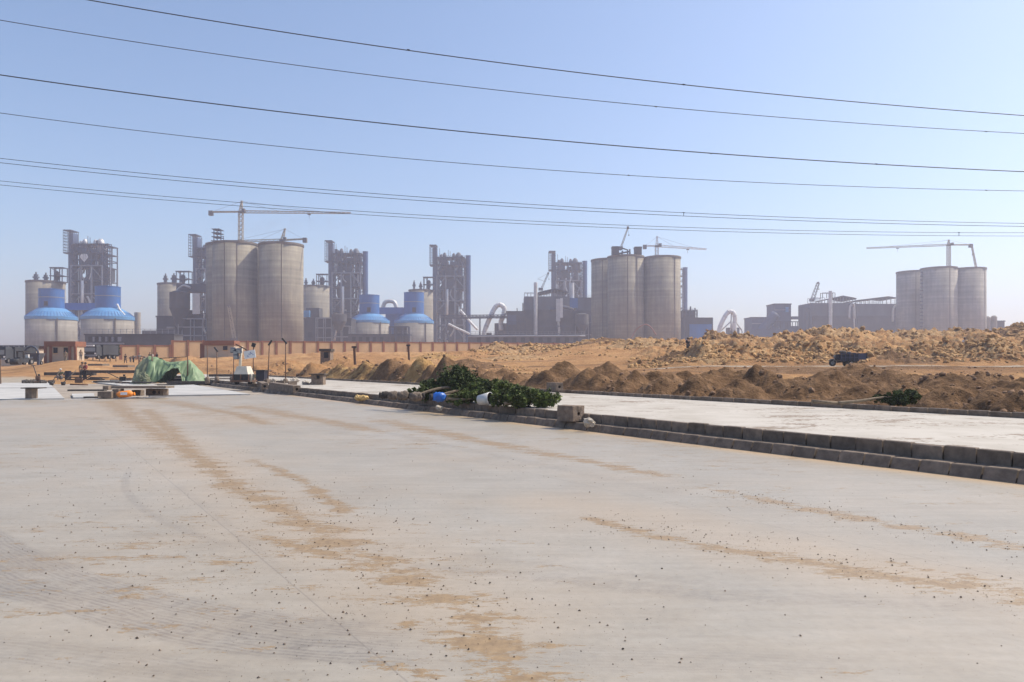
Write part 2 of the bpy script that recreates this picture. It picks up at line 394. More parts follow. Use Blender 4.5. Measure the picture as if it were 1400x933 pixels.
def grid_mesh(name, X, Y, Z, mat, attrs, kind='structure'):
    r, c = X.shape
    me = bpy.data.meshes.new(name)
    co = np.stack([X, Y, Z], -1).reshape(-1, 3)
    idx = np.arange(r * c).reshape(r, c)
    q = np.stack([idx[:-1, :-1], idx[:-1, 1:], idx[1:, 1:], idx[1:, :-1]], -1).reshape(-1, 4)
    a = co[q]
    area = np.linalg.norm(np.cross(a[:, 2] - a[:, 0], a[:, 3] - a[:, 1]), axis=1)
    q = q[area > 1e-7]
    me.vertices.add(len(co)); me.vertices.foreach_set('co', co.ravel())
    me.loops.add(q.size); me.loops.foreach_set('vertex_index', q.ravel().astype(np.int32))
    me.polygons.add(len(q)); me.polygons.foreach_set('loop_start', (np.arange(len(q)) * 4).astype(np.int32))
    me.polygons.foreach_set('loop_total', np.full(len(q), 4, np.int32))
    me.polygons.foreach_set('use_smooth', np.ones(len(q), bool))
    for k, v in attrs.items():
        t = me.attributes.new(k, 'FLOAT', 'POINT'); t.data.foreach_set('value', np.ascontiguousarray(v, dtype=np.float32).ravel())
    me.materials.append(mat); me.update(); me.validate()
    o = bpy.data.objects.new(name, me); COL.objects.link(o)
    o['kind'] = kind
    return o

def ground_material():
    m, n, b = newmat('desert_ground')
    tc = N(n, 'ShaderNodeTexCoord'); v = tc.outputs['Object']
    f1 = noise(n, 0.12, 6, 0.6, v); f2 = noise(n, 1.4, 7, 0.7, v); f3 = noise(n, 0.5, 5, 0.6, v)
    s = mathn(n, 'ADD', mathn(n, 'MULTIPLY', f1, 0.55), mathn(n, 'MULTIPLY', f2, 0.45))
    sand = ramp(n, [(0.34, (0.22, 0.115, 0.052)), (0.48, (0.37, 0.2, 0.09)), (0.6, (0.46, 0.275, 0.13)), (0.72, (0.56, 0.39, 0.22))]); n.links.new(s, sand.inputs[0])
    brown = ramp(n, [(0.3, (0.09, 0.05, 0.026)), (0.52, (0.185, 0.108, 0.058)), (0.75, (0.34, 0.21, 0.12))]); n.links.new(f2, brown.inputs[0])
    yel = ramp(n, [(0.3, (0.22, 0.12, 0.05)), (0.55, (0.4, 0.24, 0.1)), (0.75, (0.56, 0.38, 0.18))]); n.links.new(f2, yel.inputs[0])
    pale = ramp(n, [(0.3, (0.2, 0.115, 0.058)), (0.5, (0.36, 0.22, 0.11)), (0.72, (0.55, 0.4, 0.235))]); n.links.new(f2, pale.inputs[0])
    trk = ramp(n, [(0.3, (0.33, 0.28, 0.22)), (0.7, (0.44, 0.38, 0.31))]); n.links.new(f3, trk.inputs[0])
    jit = mathn(n, 'MULTIPLY', mathn(n, 'SUBTRACT', f2, 0.5), 1.2)
    def mask(name):
        x = mathn(n, 'ADD', attr(n, name), jit)
        r = ramp(n, [(0.38, 0.0), (0.62, 1.0)]); n.links.new(x, r.inputs[0]); return r.outputs[0]
    c = mixc(n, mask('brown'), sand.outputs[0], brown.outputs[0])
    c = mixc(n, mask('yellow'), c, yel.outputs[0])
    c = mixc(n, mask('pale'), c, pale.outputs[0])
    c = mixc(n, mask('track'), c, trk.outputs[0])
    n.links.new(c, b.inputs['Base Color']); b.inputs['Roughness'].default_value = 1.0
    b.inputs['Specular IOR Level'].default_value = 0.1
    bump(n, b, f2, 1.0, 0.4)
    return m

us = np.concatenate([np.linspace(-3, -0.95, 60), np.linspace(-0.94, 0.94, 860), np.linspace(0.95, 3, 60)])
ys = [-25., -15., -8., -3., 0., 2.]
y = 3.0
while y < 16: ys.append(y); y += 0.16
while y < 150: ys.append(y); y *= 1.0062
while y < 400: ys.append(y); y *= 1.03
while y < 1500: ys.append(y); y *= 1.1
ys.append(1500.)
ys = np.array(ys)
U, YY = np.meshgrid(us, ys)
XX = np.clip(U * (YY + 26.0) * np.where(YY > 16, YY / (YY + 26.0), 1.0) if False else U * np.maximum(YY, 30.0), -2050, 2050)
ZZ, soil, track, bank, hz = ground_z(XX, YY, True)
pxs = CX + F * XX / np.maximum(YY, 5)
nn = RN.x * XX + RN.y * YY
brown = np.where((soil == 1) & (hz > 0.05), 1.0, 0.0)
brown = np.maximum(brown, 0.9 * sstep(N_FAR, N_FAR + 0.5, nn) * (1 - sstep(38, 46, YY + 4 * fbm(XX * .1, YY * .1))) * sstep(690, 760, pxs))
brown = np.maximum(brown, 0.62 * sstep(560, 700, pxs) * sstep(46, 52, YY) * (1 - sstep(100, 108, YY)) * (0.6 + 0.8 * fbm(XX * .06, YY * .15)))
yellow = np.where(soil == 2, 1.0, 0.0); yellow = np.maximum(yellow, 0.55 * (fbm(XX * .08 + 9, YY * .08) > .1) * (pxs < 620) * (YY < 75) * (YY > 40))
pale = np.maximum(np.where(soil == 3, 0.8, 0.0), 0.42 * bank)
left_grey = (1 - sstep(30, 90, pxs)) * (1 - sstep(70, 100, YY)) * 0.8
grid_mesh('ground', XX, YY, ZZ, ground_material(), dict(brown=brown, yellow=yellow, pale=pale, track=np.maximum(track * 0.95, left_grey)))

# ------------------------------------------------------------------ the concrete road
def seg_dist(X, Y, pts):
    best = np.full(X.shape, 1e9); par = np.zeros(X.shape); acc = 0
    L = sum(math.dist(pts[i][:2], pts[i + 1][:2]) for i in range(len(pts) - 1))
    for i in range(len(pts) - 1):
        ax, ay = pts[i][:2]; bx, by = pts[i + 1][:2]
        dx, dy = bx - ax, by - ay; l2 = dx * dx + dy * dy
        k = np.clip(((X - ax) * dx + (Y - ay) * dy) / l2, 0, 1)
        dd = np.hypot(X - ax - k * dx, Y - ay - k * dy)
        w_ = dd < best
        best = np.where(w_, dd, best); par = np.where(w_, (acc + k * math.sqrt(l2)) / L, par); acc += math.sqrt(l2)
    return best, par
def smooth2(q, k=6):
    o = []
    for i in range(len(q) - 1):
        p = [np.array(q[max(0, min(len(q) - 1, i + s))]) for s in (-1, 0, 1, 2)]
        for s in range(k):
            t = s / k; o.append(tuple(0.5 * (2 * p[1] + (p[2] - p[0]) * t + (2 * p[0] - 5 * p[1] + 4 * p[2] - p[3]) * t * t + (3 * p[1] - p[0] - 3 * p[2] + p[3]) * t ** 3)))
    return o + [tuple(q[-1])]
def gp(x, y, z=0.0):
    d = (EYE - z) * F / (y - HZ); return ((x - CX) / F * d, d)
def trail(X, Y, pts, wpts):
    p = [gp(*q) for q in pts]
    dd, par = seg_dist(X, Y, p)
    wv = np.interp(par, np.linspace(0, 1, len(wpts)), wpts)
    return np.clip(1.15 - dd / wv, 0, 1.2)

def road_material():
    m, n, b = newmat('road_concrete')
    tc = N(n, 'ShaderNodeTexCoord'); v = tc.outputs['Object']
    big = noise(n, 0.22, 4, 0.55, v); mid = noise(n, 1.3, 6, 0.6, v); fine = noise(n, 14, 5, 0.6, v); grit = noise(n, 90, 3, 0.6, v)
    brush = noise(n, 1.0, 5, 0.6, v, (0.9, 7.0, 1))
    s = mathn(n, 'ADD', mathn(n, 'MULTIPLY', big, 0.4), mathn(n, 'ADD', mathn(n, 'MULTIPLY', mid, 0.28), mathn(n, 'MULTIPLY', brush, 0.32)))
    r = ramp(n, [(0.34, (0.262, 0.222, 0.168)), (0.5, (0.325, 0.284, 0.226)), (0.64, (0.38, 0.338, 0.28))]); n.links.new(s, r.inputs[0])
    c = r.outputs[0]
    fr = ramp(n, [(0.3, 0.86), (0.6, 1.0)]); n.links.new(fine, fr.inputs[0])
    mm = N(n, 'ShaderNodeMix', data_type='RGBA', blend_type='MULTIPLY'); mm.inputs[0].default_value = 0.8
    n.links.new(c, mm.inputs[6]); n.links.new(fr.outputs[0], mm.inputs[7]); c = mm.outputs[2]
    # fine dark specks of grit
    sp = ramp(n, [(0.27, 1.0), (0.3, 0.0)]); n.links.new(noise(n, 46, 2, 0.6, v), sp.inputs[0])
    c = mixc(n, mathn(n, 'MULTIPLY', sp.outputs[0], 0.7), c, (0.13, 0.095, 0.065))
    # tyre marks: bundles of fine lines with a broken tread
    tm = noise(n, 6, 6, 0.75, v); tr = ramp(n, [(0.32, 0.15), (0.6, 1.0)]); n.links.new(tm, tr.inputs[0])
    ln = mathn(n, 'MULTIPLY_ADD', mathn(n, 'SINE', mathn(n, 'MULTIPLY', mathn(n, 'ADD', attr(n, 'tread'), mathn(n, 'MULTIPLY', noise(n, 2.2, 4, .6, v), .7)), 24.0)), 0.3, 0.65)
    ch = mathn(n, 'MULTIPLY_ADD', mathn(n, 'SINE', mathn(n, 'ADD', mathn(n, 'MULTIPLY', attr(n, 'along'), 120.0), mathn(n, 'MULTIPLY', attr(n, 'tread'), 5.0))), 0.1, 0.85)
    tk = mathn(n, 'MULTIPLY', mathn(n, 'MULTIPLY', ln, ch), mathn(n, 'MULTIPLY', attr(n, 'tyre'), tr.outputs[0]))
    c = mixc(n, mathn(n, 'MULTIPLY', tk, 0.72), c, (0.1, 0.082, 0.07))
    # broad films of fine dust
    df = ramp(n, [(0.42, 0.0), (0.7, 1.0)]); n.links.new(noise(n, 0.5, 6, 0.65, v), df.inputs[0])
    c = mixc(n, mathn(n, 'MULTIPLY', mathn(n, 'ADD', mathn(n, 'MULTIPLY', df.outputs[0], 0.3), attr(n, 'dust')), 0.62), c, (0.46, 0.32, 0.185))
    # patches of blown sand
    sn = mathn(n, 'ADD', mathn(n, 'MULTIPLY', noise(n, 1.0, 6, 0.7, v, (1.3, 3.4, 1)), 0.46), mathn(n, 'ADD', mathn(n, 'MULTIPLY', noise(n, 1.0, 6, 0.75, v, (7.0, 20, 1)), 0.36), mathn(n, 'MULTIPLY', noise(n, 1.0, 4, 0.7, v, (38, 80, 1)), 0.18)))
    q = mathn(n, 'ADD', sn, mathn(n, 'MULTIPLY', mathn(n, 'SUBTRACT', attr(n, 'sand'), 0.89), 0.17))
    sr = ramp(n, [(0.497, 0.0), (0.515, 1.0)]); n.links.new(q, sr.inputs[0])
    sc = ramp(n, [(0.3, (0.2, 0.122, 0.046)), (0.65, (0.32, 0.208, 0.092))]); n.links.new(fine, sc.inputs[0])
    c = mixc(n, mathn(n, 'MULTIPLY', sr.outputs[0], 0.94), c, sc.outputs[0])
    # sawn joints
    sep = N(n, 'ShaderNodeSeparateXYZ'); n.links.new(v, sep.inputs[0])
    nn_ = mathn(n, 'ADD', mathn(n, 'MULTIPLY', sep.outputs[0], RN.x), mathn(n, 'MULTIPLY', sep.outputs[1], RN.y))
    nn_ = mathn(n, 'ADD', nn_, mathn(n, 'MULTIPLY', mathn(n, 'SUBTRACT', noise(n, 1.7, 3, 0.5, v), 0.5), 0.02))
    for j in (1.7, 6.55, -3.2):
        e = mathn(n, 'LESS_THAN', mathn(n, 'ABSOLUTE', mathn(n, 'SUBTRACT', nn_, j)), 0.006)
        c = mixc(n, mathn(n, 'MULTIPLY', e, 0.4), c, (0.14, 0.115, 0.09))
    n.links.new(c, b.inputs['Base Color']); b.inputs['Roughness'].default_value = 0.46
    b.inputs['Specular IOR Level'].default_value = 0.8
    hsum = mathn(n, 'ADD', mathn(n, 'MULTIPLY', sr.outputs[0], 0.6), mathn(n, 'ADD', mathn(n, 'MULTIPLY', fine, 0.35), mathn(n, 'MULTIPLY', grit, 0.12)))
    bump(n, b, hsum, 0.4, 0.012)
    return m
u2 = np.concatenate([np.linspace(-2.6, -0.9, 60), np.linspace(-0.89, 0.95, 640), np.linspace(0.97, 2.6, 40)])
y2 = [-20., -10., -4., 0., 2.2, 2.8]
y = 3.2
while y < 75: y2.append(y); y *= 1.0125
y2.append(80.); y2 = np.array(y2)
U2, Y2 = np.meshgrid(u2, y2); X2 = U2 * np.maximum(Y2, 4.0)
n2 = RN.x * X2 + RN.y * Y2; t2 = RD.x * X2 + RD.y * Y2
k = np.maximum(n2 - 12.0, 0); X2 = X2 - k * RN.x; Y2 = Y2 - k * RN.y
k = np.maximum(RD.x * X2 + RD.y * Y2 - 42.3, 0); X2 = X2 - k * RD.x; Y2 = Y2 - k * RD.y
n2 = RN.x * X2 + RN.y * Y2
sand = np.zeros_like(X2)
for pts, wp in (
    ([(150, 549), (185, 575), (250, 612), (330, 668), (420, 715), (520, 770), (640, 835), (700, 925)], [2.2, 1.6, 1.15, .95, .85, .6, .6, .6]),
    ([(200, 560), (265, 620), (320, 668), (372, 690)], [1.0, .8, .6, .4]),
    ([(345, 630), (420, 660), (470, 700)], [.35, .3, .3]),
    ([(230, 549), (330, 568), (360, 580)], [2.2, 1.2, .8]),
    ([(600, 800), (660, 812)], [.22, .2]), ([(560, 850), (640, 845), (700, 870)], [.3, .3, .25]), ([(520, 905), (600, 925)], [.22, .25]),
    ([(985, 672), (1100, 695), (1250, 722), (1420, 752)], [.36, .45, .5, .55]),
    ([(800, 708), (900, 735), (1000, 752), (1120, 772), (1250, 795), (1420, 815)], [.25, .36, .42, .5, .6, .75]),
    ([(1220, 770), (1330, 790)], [.12, .16]),
    ([(520, 575), (640, 600), (900, 650)], [1.1, .9, .6]),
    ([(330, 556), (520, 590)], [1.6, 1.0]),
    ([(300, 770), (345, 770)], [.2, .18]), ([(355, 735), (480, 765)], [.3, .3])):
    sand = np.maximum(sand, trail(X2, Y2, pts, wp))
sand = np.maximum(np.minimum(sand, 1.12), 0.42 + 0.2 * sstep(12, 28, Y2) + 0.35 * fbm(X2 * .3, Y2 * .3, 3))
foot = np.clip(1 - np.abs(n2 - N_KERB) / 0.55, 0, 1)
dust = np.maximum(foot * 1.5, 0)
for pts, wp in (([(780, 690), (1000, 740), (1420, 815)], [1.0, 1.0, 1.0]), ([(160, 550), (330, 668), (640, 835)], [2.5, 1.3, .9]), ([(60, 560), (330, 575)], [3, 3])):
    dust = np.maximum(dust, 0.4 * np.clip(trail(X2, Y2, pts, wp), 0, 1))
tyre = np.zeros_like(X2); tread = np.zeros_like(X2); along = np.zeros_like(X2)
for pts, wd, st in (
    ([(-60, 705), (0, 745), (70, 778), (133, 800), (200, 818), (300, 838), (400, 853), (520, 862), (640, 868)], .15, .9), ([(-60, 760), (0, 796), (100, 822), (200, 850), (330, 876), (480, 890), (620, 897)], .17, 1.0),
    ([(-40, 740), (60, 790), (160, 822), (300, 850), (420, 868)], .05, .6),
    ([(176, 640), (172, 668), (195, 695), (235, 718), (300, 742), (360, 752)], .05, .6), ([(235, 660), (290, 700), (340, 745), (400, 790)], .05, .4),
    ([(480, 770), (620, 778), (800, 800), (1000, 820), (1200, 828), (1420, 836)], .05, .6), ([(450, 745), (640, 760), (850, 785), (1100, 812)], .07, .35),
    ([(620, 890), (800, 900), (1000, 905), (1200, 915)], .16, .35), ([(380, 560), (520, 590), (760, 640), (1000, 690)], .12, .4), ([(560, 775), (780, 792), (1000, 812), (1420, 826)], .1, .5), ([(-60, 880), (120, 900), (330, 930)], .16, .5)):
    dd, pr = seg_dist(X2, Y2, smooth2([gp(*q) for q in pts]))
    m_ = st * np.clip(np.sin(math.pi * np.clip(pr, 0.002, .998)) * 3.0, 0, 1) * np.where(dd / wd < 1.25, np.clip((1.25 - dd / wd) / .3, 0, 1), 0); w_ = m_ > tyre
    tyre = np.where(w_, m_, tyre); tread = np.where(w_, dd / wd, tread); along = np.where(w_, pr * 6, along)
road_m = road_material()
grid_mesh('road', X2, Y2, np.zeros_like(X2), road_m, dict(sand=sand, dust=dust, tyre=tyre, tread=tread, along=along))

# far carriageway behind the kerbs, one step up
def second_road_material():
    m, n, b = newmat('upper_road_concrete')
    tc = N(n, 'ShaderNodeTexCoord'); v = tc.outputs['Object']
    mp = N(n, 'ShaderNodeMapping'); mp.inputs['Rotation'].default_value = (0, 0, R(-8)); n.links.new(v, mp.inputs[0])
    st = noise(n, 1.0, 7, 0.7, mp.outputs[0], (0.5, 0.9, 1)); mid = noise(n, 0.9, 6, 0.6, v); fine = noise(n, 9, 4, 0.6, v)
    r = ramp(n, [(0.3, (0.36, 0.32, 0.27)), (0.6, (0.46, 0.42, 0.37))]); n.links.new(mid, r.inputs[0])
    s = ramp(n, [(0.545, 0.0), (0.575, 1.0)]); n.links.new(mathn(n, 'ADD', mathn(n, 'MULTIPLY', st, 0.65), mathn(n, 'MULTIPLY', fine, 0.35)), s.inputs[0])
    c = mixc(n, mathn(n, 'MULTIPLY', s.outputs[0], 0.85), r.outputs[0], (0.2, 0.145, 0.1))
    n.links.new(c, b.inputs['Base Color']); b.inputs['Roughness'].default_value = 0.85; bump(n, b, fine, 0.3, 0.01)
    return m
m2 = second_road_material()
mb = MB(); mb.add([NT(N_KERB_UP + 0.1, -30, Z_UP - 0.004), NT(N_FAR + 0.05, -30, Z_UP - 0.004), NT(N_FAR + 0.05, 96, Z_UP - 0.004), NT(N_KERB_UP + 0.1, 96, Z_UP - 0.004)], [(0, 1, 2, 3)])
tag(mb.build('road', m2, loc=(0, 0, 0)), kind='structure')
# newly cast bays beyond the end of the road
m3 = plain('fresh_concrete', (0.42, 0.405, 0.385), 0.18, 0.5, 0.8, bumps=0.1)
m4 = plain('dusty_bay', (0.3, 0.25, 0.2), 0.3, 0.6, 0.95, bumps=0.3)
mb = MB(); mb.add([NT(-75, 42.4, -0.04), NT(12, 42.4, -0.04), NT(12, 84, -0.04), NT(-75, 84, -0.04)], [(0, 1, 2, 3)])
tag(mb.build('pavement', m4, loc=(0, 0, 0)), kind='structure')
def bay(poly, h=0.05):
    pts = [Vector((*gp(x, y, 0), 0)) for x, y in poly]
    mb = MB(); mb.prism([p + Vector((0, 0, -0.03)) for p in pts], (0, 0, h + 0.03)); return tag(mb.build('pavement', m3), kind='structure')
bay([(-260, 550), (88, 546.3), (74, 531.5), (-160, 533)])
bay([(-40, 531.3), (73, 530.6), (62, 518.5), (12, 519.5)], 0.03)
bay([(205, 541.8), (342, 540.2), (265, 527), (208, 528.5)])
bay([(125, 523), (178, 529.5), (215, 527.5), (160, 516.5)])
bay([(62, 518), (98, 517.8), (92, 511), (60, 511.5)])
bay([(100, 545), (130, 544.6), (128, 539), (98, 540)])

# kerbs: each a run of cast blocks with open joints
def kerb(name, n0, n1, z0, z1, L, t0, t1, rake=0.0):
    mb = MB(); t = t0; g = random.Random(name + str(n0))
    while t < t1:
        mb.rv = g.random()
        a, b = t + 0.013, t + L - 0.013; jn = g.uniform(-.013, .013); jz = g.uniform(-.01, .01)
        e = 0.014
        lo = [NT(n0 + jn, a, z0), NT(n1, a, z0), NT(n1, b, z0), NT(n0 + jn, b, z0)]
        md = [NT(n0 + jn + rake, a, z1 - e + jz), NT(n1, a, z1 - e + jz), NT(n1, b, z1 - e + jz), NT(n0 + jn + rake, b, z1 - e + jz)]
        hi = [NT(n0 + e + jn + rake, a + e, z1 + jz), NT(n1 - e, a + e, z1 + jz), NT(n1 - e, b - e, z1 + jz), NT(n0 + e + jn + rake, b - e, z1 + jz)]
        fs = [(8, 9, 10, 11)]
        for q in (0, 4): fs += [(q + i, q + (i + 1) % 4, q + 4 + (i + 1) % 4, q + 4 + i) for i in range(4)]
        mb.add(lo + md + hi, fs); t += L
    return tag(mb.build('kerb', M['block'], loc=(0, 0, 0)), kind='structure')
kerb('low', N_KERB, N_KERB_UP + 0.01, -0.05, Z_LOW, 0.47, -6, 62, 0.10)
kerb('up', N_KERB_UP, N_KERB_UP + 0.14, 0.05, Z_UP, 0.5, -6, 70)
kerb('far', N_FAR, N_FAR + 0.14, 0.2, Z_UP + 0.13, 0.5, -8, 92)
# ------------------------------------------------------------------ cement works
ZB = 1.0
def px2m(w_, d): return w_ / F * d

def silo(name, label, cx, r_px, ytop, d, group, mat='silo', seams=(0.0,), lip=True, stair=False, bottom=ZB):
    c = P(cx, ytop, d); r = px2m(r_px, d); top = c.z
    root = thing(name, label, 'silo', (c.x, c.y + 0, bottom), group)
    mb = MB(); mb.lathe((c.x, c.y, bottom), [(r, 0), (r, top - bottom)], 64, True, True)
    mb.build('wall', M[mat], root)
    if lip:
        mb = MB(); mb.lathe((c.x, c.y, top), [(r + .02, -1.1), (r + .38, -1.0), (r + .38, 0.1), (r - 0.3, 0.14), (0.3, 0.25)], 64, False, True)
        mb.build('roof', M['seam'], root)
    for a in seams:                                   # joints of the slipform, standing a little proud
        ang = -math.pi / 2 + a; ux, uy = math.cos(ang), math.sin(ang)
        mb = MB(); mb.box((c.x + ux * (r + .05), c.y + uy * (r + .05), (top + bottom) / 2), (0.22, 0.5, top - bottom - 2.5), ang)
        mb.build('pilaster', M['seam'], root)
    if stair:
        ang = -math.pi / 2 + stair; ux, uy = math.cos(ang), math.sin(ang)
        mb = MB(); z = bottom + 4
        while z < top - 3:
            mb.box((c.x + ux * (r + .75), c.y + uy * (r + .75), z), (1.6, 1.5, .5), ang); z += 2.6
        mb.box((c.x + ux * (r + .45), c.y + uy * (r + .45), (top + bottom) / 2), (.3, .25, top - bottom - 5), ang); mb.build('ladder', M['dark'], root)
    return root, c, r
g1 = 'tall concrete silos of the left block'
silo('storage_silo', 'bare concrete silo peeping out on the left behind the tall crane silo', 310.5, 27, 335, 447, g1, seams=(-.2,), stair=.35)
silo('storage_silo', 'bare silo half hidden in the dark gap between the two big front silos', 372, 27, 340, 447, g1, seams=())
silo('storage_silo', 'big bare concrete silo carrying the tallest tower crane, above the gate house', 321.5, 29.2, 333.5, 420, g1, seams=(-.12, .42))
silo('storage_silo', 'big bare concrete silo carrying the low crane with a leaning head', 384.5, 29.4, 335, 420, g1, seams=(.3,))
g2 = 'tall concrete silos of the middle block'
silo('storage_silo', 'concrete silo at the left rear of the middle block, plain roof below the black hoppers', 833, 24.5, 356, 520, g2, seams=(-.5,), stair=.55)
silo('storage_silo', 'concrete silo of the middle block with dark hoppers standing on its roof', 855.5, 24.6, 351.5, 496, g2, seams=(-.05, .5))
silo('storage_silo', 'concrete silo of the middle block with the small white tower crane on its roof', 905.2, 24.7, 352.5, 496, g2, seams=(.55,))
g3 = 'tall concrete silos of the right block'
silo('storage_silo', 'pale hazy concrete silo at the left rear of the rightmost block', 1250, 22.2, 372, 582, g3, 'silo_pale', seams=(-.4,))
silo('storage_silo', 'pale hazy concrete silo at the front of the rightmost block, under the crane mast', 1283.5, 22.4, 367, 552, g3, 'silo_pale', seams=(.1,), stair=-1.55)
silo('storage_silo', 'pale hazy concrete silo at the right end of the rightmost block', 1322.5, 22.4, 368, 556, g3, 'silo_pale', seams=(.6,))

# smaller round silos behind, with dust filters on the roof
def raw_silo(label, x0, x1, ytop, d, masts, rack, mat='silo'):
    root, c, r = silo('raw_meal_silo', label, (x0 + x1) / 2, (x1 - x0) / 2, ytop, d, 'round raw meal silos', mat, seams=())
    for x, y, wd in masts:
        a = P(x, ytop, d - 2); b = P(x, y, d - 2)
        mb = MB(); mb.bb(a.x - wd, a.x + wd, a.y, a.y + 2 * wd, a.z, b.z); mb.bb(a.x - wd * 1.6, a.x + wd * 1.6, a.y - .3, a.y + 2.4 * wd, a.z + (b.z - a.z) * .5, a.z + (b.z - a.z) * .7); mb.tube([(a.x, a.y + 1, b.z), (a.x, a.y + 1, b.z + 1.6)], .5, 6)
        mb.build('dust_filter', M['sheet'], root)
    if rack:
        xa, xb, ya, yb = rack; a = P(xa, yb, d - 6); b = P(xb, ya, d - 6); mb = MB()
        for X in (a.x, b.x, (a.x * 2 + b.x) / 3):
            for Y in (d - 6, d): mb.bb(X - .25, X + .25, Y - .25, Y + .25, a.z, b.z)
        for q in (0, .42, .98): mb.bb(a.x - .6, b.x + .6, d - 6.5, d + .5, a.z + (b.z - a.z) * q, a.z + (b.z - a.z) * q + .45)
        mb.bar((a.x, d - 6, a.z), (b.x, d - 6, a.z + (b.z - a.z) * .42), .3); mb.bar((b.x, d - 6, a.z + (b.z - a.z) * .42), (a.x, d - 6, b.z), .3)
        mb.build('elevator_head', M['steel'], root)
        mb = MB(); m_ = P((xa * .45 + xb * .55), yb, d - 3); mb.lathe((m_.x, m_.y, a.z), [(.5, 0), (1.6, (b.z - a.z) * .3), (1.6, (b.z - a.z) * .7), (.4, (b.z - a.z) * .8)], 14)
        mb.build('bin', M['dark'], root)
    return root
raw_silo('round concrete silo behind the blue domes at the far left edge of the works', 39, 86, 385.5, 520, [(48, 375, 1.0), (61.5, 376, .9)], (69, 85, 366, 386))
raw_silo('round concrete silo with two thin stacks left of the tall left silo block', 217, 256, 388.5, 560, [(225.5, 377, .9), (237, 376.5, 1.2)], (241, 258, 371, 390))
raw_silo('round concrete silo just right of the tall left silo block', 413, 450, 391.5, 590, [(418, 383, .8), (428, 384, .9)], (433, 447, 375, 392))
raw_silo('round concrete silo behind the blue drum, left of the fourth heat exchanger tower', 559, 592, 397, 620, [(566, 386, .8), (575, 388, .9)], (579, 592, 379, 397))

# blue-capped domed silos
def dome_silo(label, cx, r_px, drum, ydrum, yneck, ycone, d, door=True, bandy=None):
    c = P(cx, ycone, d); r = px2m(r_px, d); k = lambda y: P(0, y, d).z
    root = thing('clinker_silo', label, 'silo', (c.x, c.y, ZB), 'blue capped clinker silos')
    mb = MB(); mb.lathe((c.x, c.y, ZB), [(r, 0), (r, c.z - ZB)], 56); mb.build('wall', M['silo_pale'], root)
    mb = MB(); rd = px2m(drum, d); zn = k(yneck) - c.z
    mb.lathe((c.x, c.y, c.z), [(r + .35, -1.6), (r + .35, .25), (r * .93, zn * .22), (r * .78, zn * .6), (rd + .6, zn)], 48, False, False); roof = mb.build('roof', M['blue_roof'], root)
    mb = MB(); 
    for i in range(48):
        a = 2 * math.pi * i / 48; ux, uy = math.cos(a), math.sin(a)
        mb.bar((c.x + ux * (r + .3), c.y + uy * (r + .3), c.z + .5), (c.x + ux * (r * .8), c.y + uy * (r * .8), c.z + zn * .58), .16)
    mb.build('rib', M['blue'], roof)
    zt = k(ydrum)
    mb = MB(); mb.lathe((c.x, c.y, c.z + zn * .8), [(rd, 0), (rd, zt - c.z - zn * .8), (rd + .2, zt - c.z - zn * .8 + .01), (rd + .2, zt - c.z - zn * .8 + .3), (.3, zt - c.z - zn * .8 + 1.0)], 40, False); dr = mb.build('drum', M['blue'], root)
    zb_ = zt - (zt - c.z - zn) * .45
    mb = MB(); mb.lathe((c.x, c.y, zb_), [(rd + .06, 0), (rd + .14, .05), (rd + .14, .45), (rd + .06, .5)], 40, False, False); mb.build('band', M['frame'], root)
    if door:
        mb = MB(); ww = px2m(2.4, d); mb.bb(c.x - .3, c.x - .3 + 2 * ww, c.y - rd - .15, c.y - rd + 2.2, c.z + zn + 1.2, c.z + zn + 1.2 + 2.6 * ww); mb.build('door', M['hole'], root)
    for a in (.75,):
        ang = -math.pi / 2 + a; mb = MB(); mb.box((c.x + math.cos(ang) * (r + .2), c.y + math.sin(ang) * (r + .2), (c.z + ZB) / 2), (.5, .6, c.z - ZB - 2), ang); mb.build('drain_pipe', M['seam'], root)
    return root
dome_silo('concrete silo with pale blue cone and blue drum at the far left of the works', 70.5, 31, 15.6, 396.5, 422, 434.5, 480)
dome_silo('concrete silo with blue domed roof, low and wide, below the first heat exchanger tower', 147.5, 32.5, 15.8, 393, 422, 434.5, 466, door=False)
dome_silo('hazy concrete silo with blue cap, left one of the pair in the middle distance', 505, 27, 13.6, 404.5, 430, 439.5, 552)
dome_silo('hazy concrete silo with blue cap, right one of the pair beside the fourth tower', 566, 26.5, 13.6, 401, 430, 440, 572)

def gallery(name, label, cat, x0, y0, x1, y1, h_px, d, mat, legs=(), group=None, truss=False):
    a = P(x0, y0, d); b = P(x1, y1, d); h = px2m(h_px, d); mid = (a + b) / 2
    root = thing(name, label, cat, (mid.x, mid.y, min(a.z, b.z) - h), group)
    if truss:
        mb = MB(); n = max(4, int((b - a).length / h / 1.1)); dz = Vector((0, 0, h))
        for Y in (0, 3.2):
            o = Vector((0, Y, 0)); mb.bar(a + o, b + o, .45); mb.bar(a + o - dz, b + o - dz, .45)
            for i in range(n):
                p, q = a.lerp(b, i / n) + o, a.lerp(b, (i + 1) / n) + o
                mb.bar(p, q - dz if i % 2 else q - dz, .25); mb.bar(p, p - dz, .25)
        mb.build('truss', M[mat], root)
        mb = MB(); mb.bar(a + Vector((0, 1.6, -h * .6)), b + Vector((0, 1.6, -h * .6)), 2.4, h * .4); mb.build('belt_cover', M['sheet'], root)
    else:
        mb = MB(); mb.bar(a + Vector((0, 2, -h / 2)), b + Vector((0, 2, -h / 2)), 4, h); mb.build('casing', M[mat], root)
    for x in legs:
        t = (x - x0) / (x1 - x0); p = a.lerp(b, t)
        mb = MB()
        for Y in (0.3, 3.4): mb.bar((p.x, p.y + Y, p.z - h), (p.x, p.y + Y, ZB), .9)
        mb.bar((p.x, p.y + .3, p.z - h - 3), (p.x, p.y + 3.4, p.z - h - 9), .4)
        mb.build('support', M['steel'], root)
    return root
